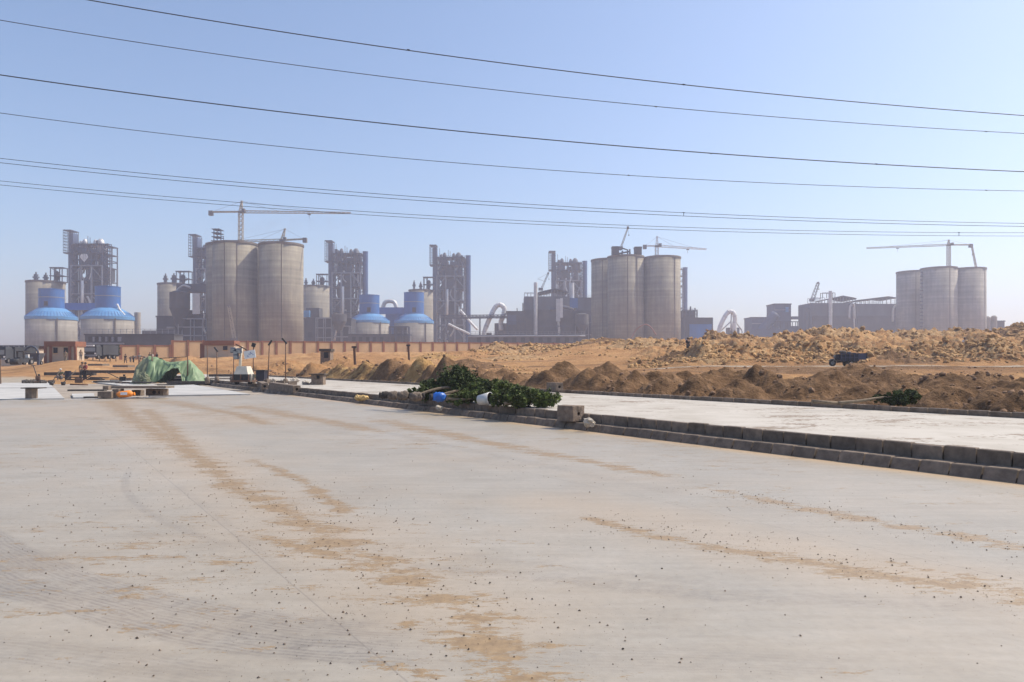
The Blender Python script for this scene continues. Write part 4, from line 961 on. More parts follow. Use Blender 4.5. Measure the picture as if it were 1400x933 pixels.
# ------------------------------------------------------------------ cranes
def lattice(mb, a, b, w0, w1, n, th):
    a = Vector(a); b = Vector(b); t = (b - a).normalized(); up = Vector((0, 1, 0)); u = t.cross(up).normalized(); v = up
    def ring(k): 
        p = a.lerp(b, k); wd = (w0 + (w1 - w0) * k) / 2; return [p + u * (i * wd) + v * (j * wd) for i, j in ((-1, -1), (1, -1), (1, 1), (-1, 1))]
    rs = [ring(i / n) for i in range(n + 1)]
    for i in range(n):
        for q in range(4):
            mb.bar(rs[i][q], rs[i + 1][q], th); mb.bar(rs[i][q], rs[i + 1][(q + 1) % 4], th * .7); mb.bar(rs[i][q], rs[i][(q + 1) % 4], th * .7)
def tower_crane(label, d, base, slew, head, tail, tip, mat='crane', w_=1.9, lean=None, drop=1.2):
    B = P(*base, d); S = P(*slew, d); H = P(*head, d); T = P(*tail, d); J = P(*tip, d)
    root = thing('tower_crane', label, 'crane', B, 'tower cranes on the silos')
    mb = MB(); lattice(mb, B, S, w_, w_, max(3, int((S - B).length / 2.2)), .3); mb.build('mast', M[mat], root)
    mb = MB(); mb.box(S + Vector((0, 0, .2)), (2.4, 2.4, 1.0)); mb.build('slewing_ring', M['crane_dark'], root)
    mb = MB(); lattice(mb, S, H, w_ * .9, .5, max(3, int((H - S).length / 2)), .25); mb.box(H, (1.2, .8, .6)); mb.build('tower_head', M[mat], root)
    mb = MB(); lattice(mb, S + Vector((0, 0, .5)), J, 1.3, .8, max(8, int((J - S).length / 2.4)), .2); mb.build('jib', M[mat], root)
    mb = MB(); mb.bar(S + Vector((0, 0, .5)), T, 1.4, .8); mb.build('counter_jib', M[mat], root)
    mb = MB(); mb.box(T + Vector((0, 0, -drop * .6)), (2.2, 2.0, drop * 2.2)); mb.build('counterweight', M['crane_dark'], root)
    mb = MB(); mb.box(S + Vector((1.9, -1.2, .9)), (1.7, 1.7, 2.0)); mb.build('cab', M['crane_dark'], root)
    mb = MB()
    for p in (S.lerp(J, .35), S.lerp(J, .72), T.lerp(S, .15)): mb.bar(H, p + Vector((0, 0, .8)), .09)
    mb.build('tie_bar', M['crane_dark'], root)
    mb = MB(); q = S.lerp(J, .62); mb.box(q + Vector((0, 0, -.9)), (1.6, 1.2, .5)); mb.bar(q + Vector((0, 0, -1)), q + Vector((0, 0, -3.2)), .14); mb.build('trolley', M['crane_dark'], root)
    return root
tower_crane('tallest tower crane with the longest jib, standing on the left silo block', 424, (329.2, 334), (329.3, 291), (330.5, 275.5), (288.5, 290), (480, 291.5), w_=2.1)
tower_crane('low tower crane on the left silo block, its jib just clearing the roofs', 428, (387.5, 336.5), (385.5, 329.8), (389.5, 313.5), (417, 327), (300, 330.6))
tower_crane('small white tower crane on the right silo of the middle block', 498, (897.8, 354), (898, 337.5), (898.5, 324), (881.5, 336.5), (966, 341), 'white')
tower_crane('tower crane on the rightmost silo block with its jib pointing far left', 560, (1297, 369), (1297, 336), (1297, 328.5), (1327, 335), (1184.5, 339.5), 'crane')
def boom_crane(label, d, a, b, w_=1.5, mat='crane', tail=None):
    A = P(*a, d); B = P(*b, d); root = thing('lattice_boom', label, 'crane', A, 'mobile crane booms')
    mb = MB(); lattice(mb, A, B, w_, w_ * .7, max(5, int((B - A).length / 2.2)), .24); mb.build('boom', M[mat], root)
    mb = MB(); mb.box(B, (1.4, 1.2, 1.5)); mb.build('boom_head', M['crane_dark'], root)
    mb = MB(); mb.bar(B, B + Vector((.6, 0, -(B.z - A.z) * .35)), .1); mb.box(B + Vector((.6, 0, -(B.z - A.z) * .36)), (.6, .6, .8)); mb.build('hook', M['crane_dark'], root)
    mb = MB(); mb.box(A + Vector((-.4, 0, .2)), (3.4, 2.6, 2.0)); mb.build('crane_house', M['crane_dark'], root)
    if tail: mb = MB(); mb.bar(B, P(*tail, d), .14); mb.bar(A.lerp(B, .5), P(*tail, d), .18); mb.build('backstay', M['crane_dark'], root)
boom_crane('thin lattice boom leaning right out of the dark hoppers of the middle silo roof', 500, (848.5, 340), (858.5, 311.5), 1.0)
boom_crane('lattice boom leaning above the hazy grey halls on the right', 615, (1110.5, 411), (1118.5, 387), 2.6, 'steel')
boom_crane('small dark derrick with a side arm above the gabled filter building', 575, (740, 396), (749.5, 374), 1.3, 'steel', (735, 381.5))
boom_crane('thin pale lattice boom in front of the foot of the left tall silo', 405, (321, 466), (313, 419), 1.5, 'crane')
boom_crane('thin lattice boom hanging down behind the right end of the rightmost silos', 575, (1335.5, 371), (1328.5, 336), 1.1, 'crane')
root = thing('tube_arch', 'thin dark hose arching against the foot of the middle silos', 'pipe', P(868, 462, 468))
mb = MB(); mb.tube(smooth_path([P(x, y, 468) for x, y in ((862, 465), (870, 451), (881, 444), (889, 447), (897, 458))]), .35, 8); mb.build('pipe', M['brick'], root)
# ------------------------------------------------------------------ boundary wall
def idep(x): return 1 / (1 / 165 + (1 / 245 - 1 / 165) * (x - 165) / 665)
def wall_run(label, xs, ytop_f, zdrop, height):
    pts = []
    for x in xs:
        d = idep(x); c = P(x, 497, d); pts.append((c.x, d))
    root = thing('boundary_wall', label, 'wall', (pts[0][0], pts[0][1], 0))
    dirv = Vector((pts[-1][0] - pts[0][0], pts[-1][1] - pts[0][1], 0)).normalized(); ang = math.atan2(dirv.y, dirv.x)
    for i, x in enumerate(xs):
        d = idep(x); zt = P(x, ytop_f(x), d).z; zb = zt - height - 2.2
        mb = MB(); mb.box((pts[i][0], pts[i][1], (zt + zb) / 2), (.55, .5, zt - zb), ang); mb.build('pillar', M['brick'], root)
        if i:
            a = Vector((*pts[i - 1], 0)); b = Vector((*pts[i], 0)); m_ = (a + b) / 2; L_ = (b - a).length - .56
            za = P(xs[i - 1], ytop_f(xs[i - 1]), idep(xs[i - 1])).z; z1 = (za + zt) / 2
            mb = MB(); mb.box((m_.x, m_.y, (z1 - .4 + zb) / 2), (L_, .22, z1 - .4 - zb), ang); pn = mb.build('panel', M['plaster'], root)
            mb = MB(); mb.box((m_.x, m_.y, z1 - .25), (L_, .34, .3), ang); mb.build('coping', M['brick'], pn)
wall_run('lower length of tan plaster wall with red brown pillars, left of its step', [165, 188.5, 211.5, 233], lambda x: 471.5, 0, 2.0)
xs = [235.5]; 
while xs[-1] < 836: xs.append(xs[-1] + 21.2 - 4.6 * min(1, (xs[-1] - 235) / 330))
wall_run('long tan plaster wall with red brown pillars and coping, stretching right to the rubble', xs, lambda x: 465.2 + (x - 235) * .0068, 0, 2.9)

def guard_house(label, x0, x1, ytop, yband, d, wins, side, posts):
    a = P(x0, ytop, d); b = P(x1, ytop, d); zb = gz((x0 + x1) / 2, d) - .4; root = thing('guard_house', label, 'building', ((a.x + b.x) / 2, d, zb), 'gate houses')
    zband = P(0, yband, d).z
    mb = MB(); mb.bb(a.x + .15, b.x - .15, d, d + 2.6, zb, zband); mb.build('wall', M['plaster_grey'], root)
    mb = MB(); mb.bb(a.x, b.x, d - .3, d + 2.9, zband + .003, a.z); mb.build('parapet', M['brick'], root)
    for x, y0, y1, wd in wins:
        c = P(x, y0, d); e = P(x, y1, d); ww = px2m(wd, d)
        mb = MB(); mb.bb(c.x - ww / 2, c.x + ww / 2, d - .06, d + .2, e.z, c.z); wn = mb.build('window', M['hole'], root)
        mb = MB(); mb.bb(c.x - ww / 2 - .1, c.x + ww / 2 + .1, d - .12, d + .1, e.z - .16, e.z - .002); mb.build('sill', M['plaster'], wn)
    for x in posts:
        c = P(x, yband, d); mb = MB(); mb.bb(c.x - .18, c.x + .18, d - .25, d + .1, zb, zband); mb.build('post', M['brick'], root)
    for x0_, x1_, y0, y1, mt in side:
        c = P(x0_, y1, d); e = P(x1_, y0, d); mb = MB(); mb.bb(c.x, e.x, d + .5, d + 3, max(zb, c.z), e.z); mb.build('lean_to', M[mt], root)
guard_house('small gate house with red brown roof band and two dark windows beside the lorry', 61.5, 104.5, 467, 474, 128, [(76, 475.5, 483, 5.5), (90, 475.5, 483, 5.5)], [(51, 61.4, 473.5, 477, 'brick')], [(62.5), (70), (96), (103.5)])
guard_house('small gate house with red brown roof band and one window, behind the light tower', 278.5, 321, 466, 472.5, 150, [(308, 473.5, 479, 6)], [(272, 278.4, 470, 490, 'brick')], [])

# ------------------------------------------------------------------ plants
def leaves(mb, blobs, n, size, squash=1.0, g=None):
    g = g or random
    W = [b[1][0] * b[1][1] * b[1][2] for b in blobs]; S = sum(W)
    for (c, rad), wt in zip(blobs, W):
        k = int(n * wt / S); clumps = []
        for i in range(max(6, k // 45)):
            v = Vector((g.gauss(0, 1), g.gauss(0, 1), g.gauss(0, 1))).normalized() * (g.random() ** .35)
            clumps.append((Vector(c) + Vector((v.x * rad[0], v.y * rad[1], v.z * rad[2])), g.uniform(.12, .3) * min(rad), g.random()))
        for i in range(k):
            cc, cr, cv = g.choice(clumps)
            p = cc + Vector((g.gauss(0, 1), g.gauss(0, 1), g.gauss(0, 1))) * cr * .62
            mb.rv = max(0, min(1, cv * .6 + g.random() * .4))
            a = Vector((g.gauss(0, 1), g.gauss(0, 1), g.gauss(0, .7))).normalized(); b = a.cross(Vector((g.gauss(0, 1), g.gauss(0, 1), g.gauss(0, 1)))).normalized()
            s = size * g.uniform(.6, 1.35)
            mb.add([p - a * s, p + b * s * .42 - a * s * .1, p + a * s, p - b * s * .42 - a * s * .1], [(0, 1, 2, 3)])
def columnar_tree(label, x, d, h, wd):
    c = G(x, d); root = thing('young_tree', label, 'tree', c, 'young trees at the end of the wall')
    mb = MB(); mb.tube([c, c + Vector((.03, 0, h * .5)), c + Vector((0, 0, h * .9))], [.09, .06, .02], 6); mb.build('trunk', M['bark'], root)
    mb = MB(); leaves(mb, [(c + Vector((0, 0, h * .62)), (wd, wd, h * .36)), (c + Vector((wd * .3, 0, h * .45)), (wd * .8, wd * .8, h * .22))], 900, .14); mb.build('crown', M['leaf_grey'], root)
for x, h, wd, lab in ((136, 2.9, .6, 'slim dark young tree, leftmost one right behind the parked lorry'), (143.5, 3.1, .75, 'dark young tree second from the parked lorry, below the raised gallery'), (150.5, 3.0, .6, 'dark young tree in the middle of the row below the raised gallery'),
                      (158.5, 3.3, .8, 'tallest dark young tree, rightmost of the row near the wall end'), (127, 2.6, .6, 'small dark young tree standing half behind the parked lorry')):
    columnar_tree(lab, x, 150, h, wd)

def bush(name, label, d, blobs, n, size, stems, mat='leaf', z=None, group=None):
    cs = []
    for x, y, rx, ry, dd in blobs:
        c = P(x, y, d + dd); cs.append((c, (px2m(rx, d), px2m(rx, d) * .75, px2m(ry, d))))
    zc = z if z is not None else min(c.z for c, r in cs)
    root = thing(name, label, 'shrub', (cs[0][0].x, d, zc), group)
    mb = MB(); leaves(mb, cs, n, size); mb.build('crown', M[mat], root)
    for st in stems:
        q = [P(x, y, d + o) for x, y, o in st]; mb = MB(); k = len(q); mb.tube(smooth_path(q, 4), [.055 - .035 * i / ((k - 1) * 4) for i in range((k - 1) * 4 + 1)], 7); mb.build('stem', M['bark'], root)
ZR = Z_UP
bush('uprooted_shrub', 'biggest dark green uprooted shrub, a round dome lying behind the blue bag', 27.5, [(625, 521, 27, 20, 0), (628, 528, 34, 17, 0), (596, 533, 30, 13, 0), (640, 530, 26, 16, .3), (578, 536, 24, 8, .5)], 20000, .058, [((600, 541, -.9), (625, 534, -.7), (650, 528, 0))], 'leaf_dark', ZR, 'uprooted shrubs on the kerb')
bush('uprooted_shrub', 'green uprooted shrub lying between the dark dome shrub and the tipped bucket', 25.5, [(668, 532, 30, 13, 0), (690, 535, 26, 11, .2), (655, 541, 30, 10, -.4), (632, 545, 22, 8, -.4)], 12000, .055, [((610, 546, -.6), (640, 546, -.6), (665, 540, 0))], 'leaf', ZR, 'uprooted shrubs on the kerb')
bush('uprooted_shrub', 'low green uprooted shrub at the heap end, next to the big broken block', 22.6, [(715, 543, 32, 13, 0), (746, 545, 24, 11, -.2), (690, 547, 22, 9, .2)], 13000, .05, [((690, 552, -.3), (715, 549, 0))], 'leaf', ZR, 'uprooted shrubs on the kerb')
bush('fallen_tree', 'dark green felled young tree with long bare stem lying behind the far kerb', 21.2, [(1240, 542, 17, 10, 0), (1222, 545, 14, 9, 0), (1203, 545, 14, 5, .2), (1228, 550, 16, 6, -.1)], 7000, .048, [((1146, 551.5, -.2), (1175, 548.5, -.2), (1203, 544, 0), (1225, 543, 0)), ((1110, 549, -.2), (1146, 551.5, -.2))], 'leaf_dark', Z_UP)

def sack(name, label, cx, cy, rx, ry, d, mat, group, ang=0.0, extra=None, cat='sack'):
    c = P(cx, cy, d); root = thing(name, label, cat, (c.x, d, ZR), group)
    g = random.Random(label); a = px2m(rx, d); r = max(.06, c.z - ZR) if ry is None else px2m(ry, d)
    mb = MB(); prof = []; n = 9; pts = []; rs = []
    for i in range(n):
        t = i / (n - 1) * 2 - 1; pts.append(Vector((c.x + t * a * math.cos(ang), d + t * a * math.sin(ang), ZR + r * .96 + .01 * g.uniform(-1, 1)))); rs.append(r * (1 - abs(t) ** 3.2 * .5) * g.uniform(.9, 1.06))
    mb.tube(pts, rs, 14); o = mb.build('body', M[mat], root)
    for v in o.data.vertices: v.co += Vector((g.uniform(-1, 1), g.uniform(-1, 1), g.uniform(-1, 1))) * r * (.16 if mat == 'bluebag' else .13)
    if extra:
        e = pts[0] if extra == 'left' else pts[-1]; f = pts[1] if extra == 'left' else pts[-2]; dr = (e - f).normalized()
        mb = MB(); mb.tube([e - dr * .02, e + dr * r * .5, e + dr * r * .55], [r * .62, r * .75, r * .3], 12); mb.build('tied_end', M['burlap_dark'], root)
    return root
sg = 'sacked root balls on the kerb'
sack('root_ball', 'black wrapped root ball, leftmost of the row of sacks on the kerb', 526.5, 538, 5.5, 5.3, 27.8, 'burlap_dark', sg, .35, 'left')
sack('root_ball', 'brown muddy root ball, second from the left of the row of sacks', 537, 538, 7, 5.8, 27.4, 'burlap', sg, .2)
sack('root_ball', 'pale grey muddy root ball with dark top in the middle of the row of sacks', 551, 538.5, 8, 6.4, 26.9, 'burlap', sg, .15, 'right')
sack('root_ball', 'mottled brown root ball just left of the blue bag', 569, 539.5, 8.5, 6.4, 26.3, 'burlap', sg, .25, 'right')
sack('plastic_bag', 'shiny blue plastic bag bulging on the upper kerb beside the dark shrub', 600, 539.5, 9, 6.8, 25.6, 'bluebag', None, .2, 'left', 'bag')
for pts, lab in (([(572, 540, 26.6), (590, 534, 26.8), (610, 530, 27), (623, 533, 27.2)], 'long grey bent root arching over the blue bag'), ([(607, 541, 26.2), (622, 541, 26.2), (632, 543, 26.2)], 'short grey stem sticking out right of the blue bag')):
    mb = MB(); mb.tube(smooth_path([P(*q) for q in pts], 5), .05, 8); o = mb.build('bare_stem', M['bark']); tag(o, lab, 'stem')
# tipped bucket
d = 23.7; c = P(661, 546, d); root = thing('bucket', 'white metal bucket tipped on its side in front of the shrubs', 'bucket', (c.x, d, ZR))
ax = Vector((.86, -.48, .12)).normalized(); mb = MB(); r = .20
n = 28; e1 = ax.cross(Vector((0, 0, 1))).normalized(); e2 = e1.cross(ax)
A = c + Vector((-.14, .06, -.03)); B = A + ax * .42
def ring(p, r_): return [p + (e1 * math.cos(2 * math.pi * i / n) + e2 * math.sin(2 * math.pi * i / n)) * r_ for i in range(n)]
vs = ring(A, .15) + ring(B, .21) + ring(B, .195) + ring(A + ax * .02, .14)
fs = [(k * n + i, k * n + (i + 1) % n, (k + 1) * n + (i + 1) % n, (k + 1) * n + i) for k in range(3) for i in range(n)] + [tuple(range(n))[::-1], tuple(range(3 * n, 4 * n))]
mb.add(vs, fs, True); mb.build('shell', M['duct'], root)
mb = MB(); vs = ring(A + ax * .021, .139) + ring(B - ax * .004, .194)
mb.add(vs, [(i, (i + 1) % n, n + (i + 1) % n, n + i) for i in range(n)] + [tuple(range(n))], True); mb.build('dark_inside', M['iron'], root)  # inner face of the bucket, coloured darker than the shell
mb = MB(); leaves(mb, [(B + ax * .1 + Vector((0, 0, -.1)), (.12, .12, .07))], 160, .05); tag(mb.build('leafy_twig', M['leaf_dark']), 'small dark leafy twig spilling from the mouth of the white bucket', 'twig')
g = random.Random(3)
for i, lab in enumerate(('white crumpled rag on the kerb left, nearest the bucket mouth', 'white crumpled rag in the middle of the row beside the bucket', 'white crumpled rag at the right end of the row beside the bucket')):
    c = P((681, 690, 702)[i], 553.2, 23.0); mb = MB()
    for k in range(6): mb.rock(c + Vector((g.uniform(-.1, .1), g.uniform(-.05, .05), g.uniform(-.02, .05))), .12, None, .5)
    tag(mb.build('rag', M['plasticsheet']), lab, 'rag', 'white rags')

# ------------------------------------------------------------------ loose blocks and stones
def hollow_block(name, label, a, b, hw, hole, mat, group=None, cat='concrete block'):
    "beam of square section from a to b with a hole through its ends"
    a = Vector(a); b = Vector(b); t = (b - a).normalized(); u = t.cross(Vector((0, 0, 1))).normalized(); v = u.cross(t)
    m_ = (a + b) / 2; root = thing(name, label, cat, (m_.x, m_.y, m_.z - hw), group)
    n = 16; vs = []; g = random.Random(label)
    def sq(p, s):
        o = []
        for i in range(n):
            an = 2 * math.pi * i / n + math.pi / 4; cx_, cy_ = math.cos(an), math.sin(an); k = s / max(abs(cx_), abs(cy_)); o.append(p + u * cx_ * k + v * cy_ * k)
        return o
    def ci(p, s): return [p + u * math.cos(2 * math.pi * i / n + math.pi / 4) * s + v * math.sin(2 * math.pi * i / n + math.pi / 4) * s for i in range(n)]
    j = lambda q: [p + Vector((g.uniform(-1, 1), g.uniform(-1, 1), g.uniform(-1, 1))) * hw * .04 for p in q]
    vs = ci(a + t * hw * .8, hole) + ci(a, hole) + j(sq(a, hw * .95)) + j(sq(a + t * hw * .12, hw)) + j(sq(b - t * hw * .12, hw)) + j(sq(b, hw * .95)) + ci(b, hole) + ci(b - t * hw * .8, hole)
    fs = [(k * n + i, k * n + (i + 1) % n, (k + 1) * n + (i + 1) % n, (k + 1) * n + i) for k in range(7) for i in range(n)]
    mb = MB(); mb.add(vs, fs); mb.build('body', M[mat], root)
    mb = MB(); mb.add(ci(a + t * hw * .79, hole * .995), [tuple(range(n))]); mb.add(ci(b - t * hw * .79, hole * .995), [tuple(range(n))[::-1]]); mb.build('bore', M['hole'], root)
    return root
# the big broken block standing on the lower kerb
p0 = P(772, 566.5, 19.75); q0 = Vector((p0.x, p0.y, Z_LOW))
hollow_block('broken_block', 'big rough brown concrete block with a hole in its broken end, on the kerb', q0 + Vector((-.02, .42, .215)), q0 + Vector((.36, -.08, .215)), .205, .05, 'rough_block')
mb = MB(); c = P(806, 575, 18.9); mb.lump((c.x, c.y, Z_LOW + .06), (.15, .1, .11), .3, 4); tag(mb.build('stone', M['whiterock']), 'pointed whitish stone on the lower kerb right of the big broken block', 'stone')
mb = MB(); c = P(600, 555, 25.2); mb.lump((c.x, c.y, Z_LOW + .04), (.12, .1, .08), .3, 8); tag(mb.build('stone', M['whiterock']), 'small white stone on the lower kerb below the blue bag', 'stone')
mb = MB(); c = P(495, 544.5, 32.2); 
for k in range(3): mb.lump((c.x + .17 * k - .17, c.y - .1 * k, Z_LOW + .06), (.14, .12, .11), .3, k)
tag(mb.build('sand_lump', M['ochre']), 'ochre lump of earth lying on the lower kerb left of the sacks', 'stone')
gl = 'hollow concrete beams'
hollow_block('concrete_beam', 'long pale hollow concrete beam lying on the kerb, square end towards the road', P(372, 527.5, 45), P(406, 532.5, 40.5), .2, .08, 'block', gl)
hollow_block('concrete_beam', 'short hollow concrete beam with its dark hole facing us, left of the long beam', P(356, 525.5, 50), P(362, 528.5, 45.5), .2, .08, 'block', gl)
hollow_block('concrete_beam', 'grey concrete block with a black hole lying on the far kerb before the brown heaps', P(752, 528.5, 33.4), P(765, 529, 32.4), .17, .06, 'block', gl)
c = P(429, 527.5, 47); root = thing('concrete_ring', 'round dark concrete ring standing on edge beside the long hollow beam', 'ring', c)
mb = MB(); n = 24
def wheel_ring(mb, c, axis, ro, ri, w_):
    axis = Vector(axis).normalized(); e1 = axis.cross(Vector((0, 0, 1))).normalized(); e2 = e1.cross(axis); n = 24; vs = []
    for r_, o in ((ro, -w_ / 2), (ro, w_ / 2), (ri, w_ / 2), (ri, -w_ / 2)):
        vs += [c + axis * o + (e1 * math.cos(2 * math.pi * i / n) + e2 * math.sin(2 * math.pi * i / n)) * r_ for i in range(n)]
    mb.add(vs, [(k * n + i, k * n + (i + 1) % n, ((k + 1) % 4) * n + (i + 1) % n, ((k + 1) % 4) * n + i) for k in range(4) for i in range(n)])
wheel_ring(mb, c, (.5, -1, .05), .27, .11, .4); mb.build('ring_body', M['block'], root)
c2 = P(418.5, 527.5, 46.5); mb = MB(); mb.lathe((c2.x, c2.y, c2.z - .22), [(.2, 0), (.25, .1), (.23, .3), (.15, .42)], 12); tag(mb.build('concrete_plug', M['rough_block']), 'squat grey concrete lump between the long hollow beam and the ring', 'concrete block')
for x, y, d, s, lab in ((403, 520, 50, .5, 'whitish stone behind the left end of the long hollow beam'), (418, 523, 48.5, .45, 'pale stone on the kerb behind the concrete ring'), (374, 521.5, 50, .5, 'pale tan stone behind the middle of the long hollow beam'), (383, 522.5, 50, .4, 'pinkish stone among rubble right of the light tower')):
    mb = MB(); mb.lump(P(x, y, d), (s * .5, s * .4, s * .32), .3, x); tag(mb.build('stone', M['whiterock']), lab, 'stone', 'loose pale stones on the kerb')
# box-like things on the sand
def crate(name, label, x0, x1, y0, y1, d, dep, mat, cat, hole=None, top=None):
    a = P(x0, y1, d); b = P(x1, y0, d); root = thing(name, label, cat, ((a.x + b.x) / 2, d, a.z)); zb = min(a.z, gz((x0 + x1) / 2, d) - .1)
    mb = MB(); mb.bb(a.x, b.x, d, d + dep, zb, b.z); mb.build('body', M[mat], root)
    mb = MB(); mb.bb(a.x - .12, b.x + .12, d - .15, d + dep + .1, b.z + .003, b.z + (top or .15)); mb.build('lid', M['timber_dark'], root)
    if hole: p = P(hole[0], hole[3], d); q = P(hole[1], hole[2], d); mb = MB(); mb.bb(p.x, q.x, d - .04, d + .3, p.z, q.z); mb.build('opening', M['hole'], root)
crate('small_hut', 'little dark open fronted hut with flat lid on the sand before the wall', 438, 451.5, 480.5, 490, 92, 1.6, 'rough_block', 'hut', (443, 449, 482, 489.8), .3)
crate('concrete_box', 'small grey concrete box with square openings at the foot of the brown heaps', 425.5, 441.5, 512.5, 519.5, 46, .7, 'rough_block', 'box', (433, 437, 513.5, 518), .06)
crate('dark_bin', 'dark blue bin of tools just right of the light tower', 350, 361, 507, 518, 52, 1.0, 'navy', 'bin', None, .05)
for x, y0, y1, d, wd, lab in ((485.5, 475.5, 490.5, 75, .3, 'leaning dark wooden post on the heap right of the little hut'), (559.5, 473, 490, 90, .3, 'dark wooden post on the sand before the middle of the wall'), (1, 490, 516, 62, .1, 'thin dark bent post at the very left edge')):
    c = P(x, y1, d); t = P(x - 1.2, y0, d); root = thing('wooden_post', lab, 'post', c, 'dark posts on the sand'); mb = MB(); mb.bar(c - Vector((0, 0, .6)), t, wd * .72); mb.build('shaft', M['rust'], root); mb = MB(); mb.box(t + Vector((0, 0, .05)), (wd * 1.5, wd * 1.3, .18)); mb.build('cap', M['iron'], root)

# ------------------------------------------------------------------ things at the end of the road, left
def slab(name, label, x0, x1, ytop, th, d, dep, mat, cat='plank', rz=0.0, group=None, z=None):
    a = P(x0, ytop, d); b = P(x1, ytop, d); zt = a.z if z is None else z; mb = MB()
    mb.box(((a.x + b.x) / 2, d + dep / 2, zt - th / 2), (b.x - a.x, dep, th), rz); return tag(mb.build(name, M[mat]), label, cat, group)
DD = 36.6
def cblock(label, x0, x1, y0, y1, d, dep=.45, mat='block', holes=()):
    a = P(x0, y1, d); b = P(x1, y0, d); root = thing('concrete_block', label, 'concrete block', ((a.x + b.x) / 2, d + dep / 2, a.z), 'concrete blocks under the plank benches')
    mb = MB(); g = random.Random(label); mb.box(((a.x + b.x) / 2, d + dep / 2, (a.z + b.z) / 2), (b.x - a.x, dep, b.z - a.z), g.uniform(-.12, .12)); o = mb.build('body', M[mat], root)
    bv = o.modifiers.new('worn edge', 'BEVEL'); bv.width = .02; bv.segments = 2
    for x in holes: c = P(x, (y0 + y1) / 2, d); mb = MB(); mb.tube([c + Vector((0, -.03, 0)), c + Vector((0, .05, 0))], .09, 12); mb.build('core_hole', M['hole'], root)
cblock('grey concrete block standing upright alone on the white slab, under a short plank', 34, 43, 531, 547, 35.6, .5)
slab('plank', 'short thin plank lying on top of the lone upright concrete block', 28, 54, 530.2, .05, 35.5, .55, 'timber_dark', group='planks at the end of the road')
cblock('dark concrete block lying flat, leftmost under the long plank', 133, 152.5, 535.5, 545, 36.4)
cblock('small dark concrete lump on the ground behind the leftmost bench block', 140, 148, 528, 533.5, 40.5, .4)
cblock('upright concrete block carrying the middle of the long plank, left of the orange bag', 153.5, 162.5, 532, 544.5, 36.6, .5)
cblock('dark concrete block tucked behind the orange bag', 180, 191, 533.5, 541.5, 37.6, .5)
cblock('dark concrete block with two round cores, right end support of the long plank', 199, 224.5, 532, 541.2, 37.4, .5, 'block', (211, 219))
slab('plank', 'long grey plank laid level over the concrete blocks beside the orange bag', 152, 226.5, 528.2, .11, 36.8, .95, 'wood', group='planks at the end of the road')
slab('plank', 'dark bare plank on the white slab, running left from the bench blocks', 92, 142, 532.8, .08, 38.3, .3, 'timber_dark', group='planks at the end of the road')
slab('plank', 'thin dark batten lying on the ground left of the flat bench block', 114, 134, 542.6, .07, 35.6, .25, 'timber_dark', group='planks at the end of the road')
slab('sheet_edge', 'dark batten holding down the far edge of the left white slab', 60, 128, 509.2, .35, 84, .6, 'timber_dark', 'plank', group='planks at the end of the road')
slab('plank', 'dark plank on the sand behind the machine with a handle', 118, 146, 497.6, .25, 96, 1.0, 'wood', rz=-.4, group='planks at the end of the road')
slab('plank', 'long brown plank lying slanted on the sand left of the green tarpaulin', 150, 183, 499.5, .28, 98, 1.0, 'wood', rz=-.5, group='planks at the end of the road')
slab('plank', 'dark stack edge of boards lying behind the worker pair', 118, 200, 506.5, .3, 82, 1.2, 'timber_dark', group='planks at the end of the road')
# stacked dark formwork behind the tarpaulin
for i, (x0, x1, y, d, lab) in enumerate(((236, 272, 514, 66, 'dark formwork board on top of the stack under the green tarpaulin'), (230, 290, 518, 63, 'dark formwork board in the middle of the stack by the tarpaulin'), (226, 330, 521.5, 60, 'longest dark formwork board at the bottom of the stack right of the tarpaulin'), (285, 322, 512, 68, 'dark board lying behind the stakes left of the light tower'), (272, 318, 517.5, 62, 'greyish board lying among the stakes left of the light tower'))):
    slab('formwork_board', lab, x0, x1, y, .22, d, 1.2, 'timber_dark' if i != 4 else 'wood', 'board', rz=-.1, group='formwork boards')
g = random.Random(44)
for i in range(11):
    nn_, tt = g.uniform(12.6, 14.6), 46 + i * 1.9 + g.uniform(-.6, .6); p = NT(nn_, tt, Z_UP + .11); mb = MB(); mb.rv = g.random(); mb.box(p, (.5, .2, .22), g.uniform(0, 3.1)); tag(mb.build('kerb_block', M['block']), 'loose dark kerb block dropped on the pavement around the light tower', 'concrete block', 'loose kerb blocks')
for i in range(9):
    p = P(g.uniform(95, 215), 500, g.uniform(58, 84)); mb = MB(); mb.box((p.x, p.y, .1 + .06 * i % .2), (g.uniform(1.5, 4), .25, .12), g.uniform(-.6, .6)); tag(mb.build('loose_board', M['timber_dark']), 'dark loose board lying among the machines left of the green tarpaulin', 'board', 'loose boards')
# orange bag
c = P(171, 539, 36.3); root = thing('cement_bag', 'bright orange and white bag lying under the long plank', 'bag', (c.x, c.y, c.z - .15))
mb = MB(); pts = []; rs = []
for i in range(10): t = i / 9 * 2 - 1; pts.append(c + Vector((t * .36, t * .06, .02 * math.sin(4 * t)))); rs.append(.155 * (1 - abs(t) ** 4 * .65))
mb.tube(pts, rs, 16); o = mb.build('body', M['orange'], root)
g = random.Random(5)
for v in o.data.vertices: v.co += Vector((g.uniform(-1, 1), g.uniform(-1, 1), g.uniform(-1, 1))) * .014
mb = MB(); mb.box(c + Vector((.02, -.155, .03)), (.3, .02, .13), .16, Matrix.Rotation(-.12, 3, 'X')); mb.build('label_patch', M['plasticsheet'], root)
mb = MB(); mb.tube([c + Vector((.36, .06, 0)), c + Vector((.43, .07, .01))], [.05, .085], 8); mb.build('tied_end', M['orange'], root)

